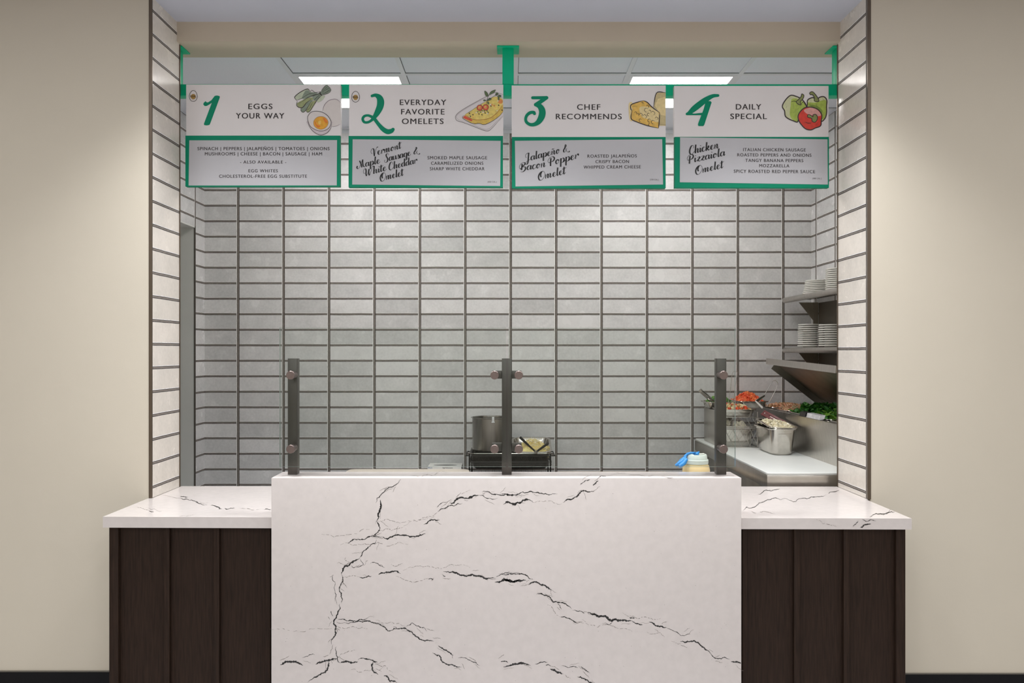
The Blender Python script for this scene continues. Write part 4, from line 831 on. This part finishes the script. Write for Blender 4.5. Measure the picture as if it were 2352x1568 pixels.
def heap(cx, cy, hx, hy, z, h, n, piece, mats, seed, base=0, M=None, cen=0.0):
    rnd = random.Random(seed); b = BM(); mound(b, cx, cy, hx, hy, z, h*0.8, base)
    for _ in range(n):
        u, v = rnd.uniform(-.97, .97), rnd.uniform(-.97, .97); q = max(0, (1-u*u*(1 if cen else u*u))*(1-v*v*(1 if cen else v*v)))
        piece(b, Vector((cx+u*hx, cy+v*hy, z+h*q*rnd.uniform(.8, 1.05)+0.002)), rnd, rnd.randrange(len(mats)))
    if M is not None: bmesh.ops.transform(b, matrix=M, verts=b.verts)
    return b
FM = {k: mat('food_'+k, c, 0.45, var=0.18, scale=60, spec=0.5) for k, c in dict(tomato=(226, 84, 44), tomato2=(240, 128, 70), pepper=(66, 128, 44), pepper2=(120, 168, 72), onion=(226, 214, 172), onion2=(206, 178, 120), mush=(176, 140, 96), spinach=(44, 104, 34), spinach2=(74, 138, 46), spinach3=(120, 168, 60), mozz=(238, 230, 206), mozz2=(228, 218, 184), cheddar=(240, 222, 150), cheddar2=(236, 210, 128), ham=(214, 158, 124), ham2=(226, 182, 146), grated=(214, 214, 186), wrap=(206, 196, 190)).items()}
def food(name, b, mats, label, cat_):
    return single(name, b, [FM[m] for m in mats], label, cat_, kind='stuff', smooth=25)
def a_pan(label, cx, cy, hx, hy, zt, depth, M=None, m=None, **k):
    b = BM(); pan(b, cx, cy, hx, hy, zt, depth, **k)
    if M is not None: bmesh.ops.transform(b, matrix=M, verts=b.verts)
    return single('steel_pan', b, m or M_STEEL_P, label, 'pan', 'stainless food pans', smooth=40)

# pans sunk in the rail
ry = RIM+0.0015
for y0, y1, lab in ((3.83, 4.095, 'steel rail pan of grated white cheese nearest the counter'), (4.105, 4.395, 'steel rail pan of spinach, second from the counter'), (4.405, 4.695, 'steel rail pan of spinach and greens, third from the counter'), (4.705, 4.995, 'steel rail pan of shredded chicken, fourth from the counter'), (5.005, 5.27, 'steel rail pan of diced ham at the far end')):
    a_pan(lab, (RXT+0.028+1.953)/2, (y0+y1)/2, (1.953-RXT-0.028)/2, (y1-y0)/2, ry+0.006, 0.14)
food('grated_cheese', heap(1.80, 3.965, .125, .10, RIM-0.04, 0.055, 320, lambda b, c, r, m: shred(b, c, .016, .0011, r, m), ['grated', 'mozz2'], 1), ['grated', 'mozz2'], 'grated white cheese heaped in the nearest rail pan', 'cheese')
food('spinach', heap(1.80, 4.25, .125, .115, RIM-0.02, 0.055, 300, lambda b, c, r, m: leaf(b, c, r.uniform(.024, .042), r, m), ['spinach', 'spinach2', 'spinach3'], 2), ['spinach', 'spinach2', 'spinach3'], 'bright green spinach leaves heaped beside the grated cheese', 'spinach')
food('spinach', heap(1.80, 4.55, .125, .12, RIM-0.01, 0.06, 300, lambda b, c, r, m: leaf(b, c, r.uniform(.024, .042), r, m), ['spinach', 'spinach', 'spinach2'], 3), ['spinach', 'spinach', 'spinach2'], 'dark green spinach leaves heaped beside the shredded chicken', 'spinach')
food('shredded_chicken', heap(1.80, 4.85, .125, .12, RIM-0.02, 0.045, 200, lambda b, c, r, m: shred(b, c, .028, .0028, r, m), ['ham2', 'ham', 'onion'], 4), ['ham2', 'ham', 'onion'], 'pale shredded chicken in the rail pan behind the spinach', 'chicken')
food('diced_ham', heap(1.80, 5.135, .125, .11, RIM-0.02, 0.04, 170, lambda b, c, r, m: dice(b, c, .013, r, m), ['ham', 'ham2', 'mush'], 5), ['ham', 'ham2', 'mush'], 'pinkish diced ham in the farthest rail pan', 'ham')
# label strips along the rail rim
b = BM(); z = RIM+0.012; prism(b, [(RXT-0.002, 4.13, z-0.010), (RXT+0.022, 4.13, z-0.006), (RXT+0.03, 4.13, z+0.016), (RXT+0.004, 4.13, z+0.014)], (0, 0.185, 0)); box(b, RXT+0.004, RXT+0.02, 4.14, 4.16, z-0.011, z+0.0)
single('label_strip', b, mat('clear_strip', (206, 204, 206), 0.12, var=0.25, scale=26, spec=0.8), 'clear plastic label holder clipped on the rail rim', 'label holder', smooth=0)
b = BM(); prism(b, [(RXT-0.002, 4.335, z-0.010), (RXT+0.022, 4.335, z-0.006), (RXT+0.03, 4.335, z+0.016), (RXT+0.004, 4.335, z+0.014)], (0, 0.085, 0)); single('label_strip', b, M_BLACK, 'black plastic label holder clipped on the rail rim', 'label holder', smooth=0)

# deep pan with a tilted inner pan of white cheese, and the spreader
dcx, dhx, dy0, dy1 = 1.5405, 0.0835, 4.40, 4.725; dz = zr(-0.4376)
b = BM(); pan(b, dcx, (dy0+dy1)/2, dhx, (dy1-dy0)/2, dz, dz-BRD-0.0006, r=0.035, tap=0.012)
for k, zz in ((0, dz-0.03), ): box(b, dcx-0.03, dcx+0.045, dy0+0.0125, dy0+0.0145, zz-0.002, zz+0.002, 0.0008)
single('steel_pan', b, M_STEEL_P, 'deep steel pan standing on the cutting board, maroon spreader on top', 'pan', 'stainless food pans', smooth=40)
TM = Matrix.Translation((dcx+0.006, dy0+0.004, dz+0.0035)) @ Matrix.Rotation(math.radians(5.5), 4, 'X') @ Matrix.Rotation(math.radians(1), 4, 'Y') @ Matrix.Translation((-dcx, -dy0, -dz))
a_pan('shallow steel pan of white cheese set tilted in the deep pan', dcx, (dy0+dy1)/2-0.012, dhx-0.002, (dy1-dy0)/2-0.012, dz+0.003, 0.05, TM, r=0.03)
food('white_cheese', heap(dcx, (dy0+dy1)/2-0.012, dhx-0.020, (dy1-dy0)/2-0.03, dz-0.022, 0.030, 190, lambda b, c, r, m: (dice(b, c, r.uniform(.010, .02), r, m) if m else shred(b, c, r.uniform(.02, .045), .004, r, m, .3)), ['mozz', 'mozz2'], 6, M=TM), ['mozz', 'mozz2'], 'creamy white cheese pieces in the tilted pan on the board', 'cheese')
t = thing('cheese_spreader', 'spreader with slotted maroon handle lying across the white cheese', 'spreader', (1.50, 4.55, dz+0.015))
p0, p1 = at(1752, 947, 4.68), at(1801, 973, 4.55); d = (p1-p0).normalized(); up = Vector((-0.25, -0.9, 0.55)); up = (up-d*up.dot(d)).normalized(); sd = d.cross(up)
R = Matrix((sd, d, up)).transposed().to_4x4(); M = Matrix.Translation((p0+p1)/2) @ R; ln = (p1-p0).length/2
b = BM(); M_MAROON = mat('maroon_handle', (98, 36, 36), 0.4, var=0.08)
for (x0, x1, y0, y1) in ((-.019, -.0025, -ln, ln), (.0025, .019, -ln, ln), (-.0026, .0026, -ln, -ln*.35), (-.0026, .0026, ln*.40, ln)): box(b, x0, x1, y0, y1, -.004, .004, .0012, M=M)
obj('handle', b, M_MAROON, t)
b = BM(); box(b, -.003, .003, -ln*.35, ln*.4, -.003, -.001, M=M); obj('slot_plate', b, M_STEEL, t)
b = BM(); lathe(b, [(0, .0062), (.004, .0052), (.004, .003), (0, .003)], n=12); bmesh.ops.transform(b, matrix=M @ Matrix.Translation((0, -ln*.8, 0)), verts=b.verts); obj('rivet', b, M_STEEL, t)
b = BM(); box(b, -.014, .014, ln, ln+0.055, -.0012, .0008, M=M @ Matrix.Translation((0, 0, -0.001))); obj('blade', b, M_STEEL, t)

# wire rack with a steel side, pans on top
RX0, RX1, RY0, RY1 = 1.281, 1.512, 4.776, 5.165
t = thing('wire_rack', 'steel wire pan rack with solid left side standing on the cutting board', 'rack', ((RX0+RX1)/2, (RY0+RY1)/2, BRD))
b = BM(); rw = 0.0022
for zz in (zr(-0.403), zr(-0.459), zr(-0.466), zr(-0.473), BRD+0.004): tube(b, rrect(0.5*(RX0+RX1), 0.5*(RY0+RY1), (RX1-RX0)/2, (RY1-RY0)/2, 0.012, zz)+[rrect(0.5*(RX0+RX1), 0.5*(RY0+RY1), (RX1-RX0)/2, (RY1-RY0)/2, 0.012, zz)[0]], rw, 6)
for x, y in ((RX0+.004, RY0+.004), (RX1-.004, RY0+.004), (RX0+.004, RY1-.004), (RX1-.004, RY1-.004)): tube(b, [(x, y, BRD+0.002), (x, y, zr(-0.370))], 0.003, 6)
obj('frame', b, M_STEEL, t)
b = BM()
zt, zm, zb = zr(-0.403), zr(-0.466), BRD+0.004; n = 6; dx = (RX1-RX0)/n
for k in range(n):
    x = RX0+k*dx
    tube(b, [(x, RY0, zt), (x+dx, RY0, zm)], 0.0012, 5); tube(b, [(x+dx, RY0, zt), (x, RY0, zm)], 0.0012, 5)
for k in range(4):
    x = RX0+0.02+k*0.052
    tube(b, [(x, RY0, zm), (min(x+0.062, RX1), RY0, zb)], 0.0013, 5); tube(b, [(min(x+0.062, RX1), RY0, zm), (x, RY0, zb)], 0.001, 5)
for k in range(6):
    y = RY0+0.01+k*0.063; tube(b, [(RX1, y, zt), (RX1, y+0.05, zb)], 0.0012, 5); tube(b, [(RX1, y+0.05, zt), (RX1, y, zb)], 0.0012, 5)
obj('wire_mesh', b, M_STEEL, t)
b = BM(); box(b, RX0-0.003, RX0-0.0012, RY0+0.01, RY1, BRD+0.001, zr(-0.372), 0.0006); obj('side_panel', b, M_STEEL, t)
bb = BM(); pan(bb, 0.5*(RX0+RX1), 0.5*(RY0+RY1), (RX1-RX0)/2-0.008, (RY1-RY0)/2-0.008, zr(-0.478), zr(-0.478)-BRD-0.0012, r=0.03); single('steel_pan', bb, M_STEEL_P, 'lower steel pan standing inside the wire rack', 'pan', 'stainless food pans', smooth=40)
food('plastic_wrap', heap(0.5*(RX0+RX1), 4.95, 0.085, 0.15, zr(-0.50), 0.06, 26, lambda b, c, r, m: dice(b, c, r.uniform(.03, .05), r, m), ['wrap', 'mozz'], 8), ['wrap', 'mozz'], 'crumpled pale wrap in the lower pan behind the wires', 'wrap')
zp = zr(-0.356)
a_pan('steel pan of onions and tomatoes on top of the wire rack', 1.395, 4.885, 0.115, 0.108, zp, 0.05)
food('onion_mix', heap(1.395, 4.885, .088, .082, zp-0.015, 0.035, 150, lambda b, c, r, m: dice(b, c, r.uniform(.012, .018), r, m), ['onion', 'onion2', 'mush', 'tomato'], 9), ['onion', 'onion2', 'mush', 'tomato'], 'chopped onion and tomato mix in the front pan on the rack', 'vegetables')
zq = zr(-0.325)
a_pan('steel pan of green peppers at the back of the wire rack', 1.355, 5.10, 0.100, 0.098, zq, 0.05)
food('green_peppers', heap(1.355, 5.10, .075, .072, zq-0.012, 0.035, 130, lambda b, c, r, m: dice(b, c, r.uniform(.010, .016), r, m), ['pepper', 'pepper2'], 10), ['pepper', 'pepper2'], 'diced green peppers in the back pan on the rack', 'vegetables')
a_pan('steel pan of diced tomatoes at the far end of the prep table', 1.560, 5.135, 0.098, 0.125, zq+0.004, 0.0435, r=0.02, tap=0.006)
food('diced_tomatoes', heap(1.555, 5.135, .080, .108, zq-0.004, 0.055, 420, lambda b, c, r, m: dice(b, c, r.uniform(.010, .015), r, m), ['tomato', 'tomato2'], 11, cen=1), ['tomato', 'tomato2'], 'heap of orange red diced tomatoes at the far end of the prep table', 'vegetables')

# tongs
def tongs(label, pts_a, pts_b, grip, r=0.0022, m=None):
    m = m or M_STEEL
    t = thing('tongs', label, 'tongs', pts_a[-1], 'serving tongs')
    b = BM(); tube(b, cat(pts_a, 5), r, 6); obj('arm', b, m, t)
    b = BM(); tube(b, cat(pts_b, 5), r, 6); obj('arm', b, m, t)
    for g in grip:
        p, q, wd = g; p, q = Vector(p), Vector(q); d = (q-p).normalized(); s_ = d.cross(Vector((0, -1, 0))).normalized()*wd
        b = BM(); prism(b, [p-s_*0.6, p+s_*0.6, q+s_, q-s_], Vector((0, 0.004, 0))); bmesh.ops.bevel(b, geom=list(b.edges), offset=0.0012, segments=1, affect='EDGES'); obj('blade', b, M_STEEL, t)
D = 4.93
tongs('wire loop tongs standing in the ham pan with loop upward', [at(1781, 873, D), at(1774, 876, D), at(1768, 886, D), at(1752, 912, D), at(1738, 930, D-.02)], [at(1781, 873, D), at(1786, 879, D), at(1784, 890, D), at(1774, 910, D), at(1761, 934, D+.01)], [(at(1757, 908, D-.02), at(1737, 921, D-.03), .009), (at(1735, 920, D-.035), at(1752, 937, D-.05), .0075)], 0.0019)
D = 4.98
tongs('thin wire tongs standing in the green peppers', [at(1690, 853, D), at(1684, 854, D), at(1681, 864, D), at(1678, 893, D), at(1672, 928, D)], [at(1690, 853, D), at(1693, 856, D+.03), at(1690, 880, D+.03), at(1684, 928, D+.03)], [], 0.0017)
D = 5.04
t = thing('ladle', 'dark chrome spoon handle leaning out of the pepper pan', 'spoon', at(1640, 924, D))
b = BM(); tube(b, [at(1610, 898, D), at(1622, 908, D), at(1634, 919, D), at(1650, 929, D)], [0.012, 0.0135, 0.012, 0.009], 12); obj('handle', b, mat('chrome', (150, 148, 144), 0.12, 1.0, var=0.3, scale=40), t)
b = BM(); tube(b, [at(1607.5, 895, D), at(1611, 899, D)], 0.0125, 12); obj('end_cap', b, M_STEEL_P, t)

# ---------------------------------------------------------------- kitchen middle: back table, rack, stockpot, cheese pan, board, glove box
TZ = 0.735
t = thing('work_table', 'stainless work table against the tiled back wall behind the counter', 'table', (-0.05, 4.93, 0))
b = BM(); box(b, -1.20, 1.18, 4.58, 5.30, TZ-0.04, TZ, 0.004); obj('table_top', b, M_STEEL_D, t)
for x, y in ((-1.14, 4.64), (1.12, 4.64), (-1.14, 5.24), (1.12, 5.24)):
    b = BM(); tube(b, [(x, y, 0.0), (x, y, TZ-0.04)], 0.02, 12); obj('leg', b, M_STEEL_D, t)
KX0, KX1, KY0, KY1 = -0.262, 0.258, 4.90, 5.235; KZ = zr(-0.640)
t = thing('chafing_rack', 'dark wire chafing rack on the back table under the stockpot', 'rack', (0, 5.07, TZ))
b = BM()
for zz in (zr(-0.692), zr(-0.700), zr(-0.712), TZ+0.004, zr(-0.655)):
    R_ = rrect(0, 5.0675, 0.258, 0.1665, 0.015, zz); tube(b, R_+[R_[0]], 0.0026, 6)
for x in (KX0+.006, KX1-.006):
    for y in (KY0+.006, KY1-.006): tube(b, [(x, y, TZ+0.002), (x, y, KZ-0.002)], 0.0045, 8)
obj('frame', b, M_DARKIN, t)
b = BM(); n = 12; dx = 0.5/n
for k in range(n):
    x = -0.25+k*dx
    for za, zb in ((zr(-0.655), zr(-0.692)), (zr(-0.712), TZ+0.004)):
        tube(b, [(x, KY0+.001, zb), (x+dx/2, KY0+.001, za), (x+dx, KY0+.001, zb)], 0.0014, 5)
obj('wire_mesh', b, M_DARKIN, t)
for sx in (-1, 1):
    b = BM(); x = sx*0.258; tube(b, [(x, 4.95, zr(-0.660)), (x+sx*.022, 4.95, zr(-0.660)), (x+sx*.022, 5.15, zr(-0.660)), (x, 5.15, zr(-0.660))], 0.004, 8); obj('handle', b, M_DARKIN, t)
b = BM(); pan(b, 0, 5.0675, 0.256, 0.163, KZ, 0.10, r=0.03); dp = single('steel_pan', b, M_DARKIN, 'large dark pan hanging in the chafing rack below the stockpot', 'pan', 'stainless food pans', smooth=40)
b = BM(); R_ = rrect(0, 5.0675, 0.2565, 0.1635, 0.035, KZ-0.001); tube(b, R_+[R_[0]], 0.0022, 6); obj('rim', b, M_STEEL_P, dp)
t = thing('stockpot', 'tall stainless stockpot with a clip on its rim beside the middle post', 'pot', (-0.124, 5.07, KZ+0.002))
b = BM(); R0 = 0.122; H = 0.212
lathe(b, [(0, 0), (R0-.008, 0), (R0, .008), (R0, H-.006), (R0+.009, H-.002), (R0+.009, H), (R0-.002, H), (R0-.0035, H-.01), (R0-.0035, .02), (0, .018)], (-0.124, 5.07, KZ+0.0015), 44); obj('body', b, mat('pot_steel', (150, 147, 142), 0.25, 1.0, var=0.25, scale=30, aniso=(1, 1, .1)), t, smooth=40)
b = BM(); x = -0.108; yf = 5.07-R0-0.004; box(b, x-.007, x+.007, yf-.010, yf+.012, KZ+H-.016, KZ+H+.012, .002); box(b, x-.010, x+.010, yf-.012, yf-.002, KZ+H-.024, KZ+H-.016, .002); obj('clip', b, mat('clip_white', (226, 226, 226), 0.3), t)
for sx in (-1, 1):
    b = BM(); y = 5.07; x = -0.124+sx*R0; tube(b, [(x-sx*.004, y-.04, KZ+H*.75), (x+sx*.03, y-.035, KZ+H*.75), (x+sx*.03, y+.035, KZ+H*.75), (x-sx*.004, y+.04, KZ+H*.75)], .004, 8)
    b.free()
CM = Matrix.Translation((0.137, 4.905, KZ+0.008)) @ Matrix.Rotation(math.radians(11), 4, 'X') @ Matrix.Translation((-0.137, -4.905, -KZ-0.008))
a_pan('tilted steel pan of shredded yellow cheese on the chafing rack', 0.137, 5.062, 0.126, 0.157, KZ+0.008+0.001, 0.055, CM, r=0.04)
food('shredded_cheese', heap(0.142, 5.05, .098, .125, KZ-0.035, 0.075, 620, lambda b, c, r, m: shred(b, c, r.uniform(.018, .032), .0016, r, m, .35), ['cheddar', 'cheddar2', 'mozz'], 12, M=CM, cen=1), ['cheddar', 'cheddar2', 'mozz'], 'pale yellow shredded cheese heaped in the tilted pan', 'cheese')
D = 4.93; t = thing('tongs', 'dark folding tongs lying open in the shredded yellow cheese', 'tongs', at(1231, 1038, 4.89), 'serving tongs')
for q in ([at(1195, 1004, 5.02), at(1205, 1014, 5.0), at(1218, 1026, 4.94), at(1231, 1038, 4.89)], [at(1258, 1018, 5.03), at(1250, 1024, 4.98), at(1231, 1038, 4.885)]):
    b = BM(); tube(b, q, [.009, .008, .006, .006][:len(q)], 8); obj('arm', b, M_DARKIN, t)
b = BM(); lathe(b, [(0, -.010), (.008, -.010), (.008, .010), (0, .010)], at(1231, 1038, 4.885), 12); obj('pivot', b, M_STEEL, t)
b = BM(); loft(b, [rrect(-0.637, 4.775, 0.383-i, 0.185-i, 0.05, z) for i, z in ((.006, TZ+0.0006), (0, TZ+.006), (0, zr(-0.750)), (.004, zr(-0.7455)), (.008, zr(-0.745)))], True, True)
single('food_tub', b, mat('cream_plastic', (240, 230, 214), 0.4, var=0.01), 'long cream tub with rounded corners in front of the glove box', 'tub', smooth=40)
t = thing('glove_box', 'white cardboard glove box with dark oval opening on the back table', 'glove box', (-0.418, 5.08, TZ))
gx0, gx1, gy0, gy1, gz = -0.528, -0.312, 5.00, 5.165, zr(-0.7375)
b = BM(); box(b, gx0, gx1, gy0, gy1, TZ+0.0005, gz, .0015); bx = obj('carton', b, mat('carton_white', (228, 226, 222), 0.55, var=.02), t)
b = BM(); f = b.faces.new([b.verts.new((-0.42+.078*math.cos(a)*abs(math.cos(a))**.15, 5.07+.022*math.sin(a), gz+.0004)) for a in (2*math.pi*k/24 for k in range(24))]); obj('opening', b, M_BLACK, bx, smooth=0)
b = BM(); put_text(b, 'High Performance', 1016.5, 1040, 1075.3, 2.6, gy0-.0004, 0, 1.0); obj('lettering', b, M_INK, bx, smooth=0, recalc=False)
b = BM(); put_text(b, 'Blue', 983, 993, 1075, 2.4, gy0-.0004, 0, 1.0); obj('lettering', b, mat('blue_print', (70, 120, 170), .5), bx, smooth=0, recalc=False)
b = BM(); loft(b, [rrect(0.66, 4.93, 0.36-i, 0.20-i, 0.02, z) for i, z in ((.003, TZ+0.0006), (0, TZ+.004), (0, zr(-0.790)), (.003, zr(-0.787)))], True, True)
single('cutting_board', b, mat('tan_board', (206, 190, 170), .5, var=.05), 'tan cutting board on the back table right of the rack', 'cutting board', smooth=40)

# jug with blue rag on the counter behind the panel
JX, JY = at(1599, 1042, 3.5).x, 3.5; jm = mat('jug_plastic', (218, 196, 146), .3, var=.04); lm = mat('jug_lid', (206, 213, 205), .35, var=.02)
t = thing('jug', 'plastic jug of pale yellow oil with white lid behind the right ledge end', 'jug', (JX, JY, CT))
b = BM(); lathe(b, [(0, 0), (.056, 0), (.060, .006), (.060, .118), (.056, .136), (.050, .146), (0, .146)], (JX, JY, CT+.0004), 36); obj('body', b, jm, t)
b = BM(); lathe(b, [(0, .1465), (.053, .1465), (.0535, .163), (.049, .166), (.0465, .184), (.044, .187), (.036, .187), (.034, .181), (0, .180)], (JX, JY, CT), 36); ld = obj('lid', b, lm, t)
b = BM(); M = Matrix.Translation((JX+.004, JY-.012, CT+.186)) @ Matrix.Rotation(math.radians(-8), 4, 'Y'); box(b, -.010, .030, -.012, .010, -.0045, .003, .003, M=M); obj('spout_flap', b, mat('flap_grey', (196, 196, 186), .4), ld)
b = BM(); J = lambda x, y, D=3.48: at(x, y, D)
tube(b, cat([J(1600, 1043, 3.51), J(1592, 1040), J(1582, 1041), J(1575, 1046), J(1573, 1055, 3.46), J(1574, 1064, 3.45)], 5), [.006]*26, 10)
for q in ([J(1575, 1050), J(1567, 1058, 3.46), J(1558, 1065, 3.45), J(1552, 1069, 3.45)], [J(1577, 1054, 3.46), J(1570, 1063, 3.45), J(1560, 1071, 3.44)], [J(1596, 1042), J(1602, 1040, 3.49), J(1600, 1046, 3.47)]):
    tube(b, q, [.008, .011, .009, .004][:len(q)], 8)
rnd = random.Random(3)
for v in b.verts: v.co += Vector((noise.noise(v.co*90), noise.noise(v.co*90+Vector((5, 5, 5))), noise.noise(v.co*90+Vector((9, 1, 7)))))*.003
single('blue_glove', b, mat('blue_nitrile', (46, 136, 206), .4, var=.12, scale=50), 'crumpled blue disposable glove draped over the jug lid', 'glove', smooth=60)
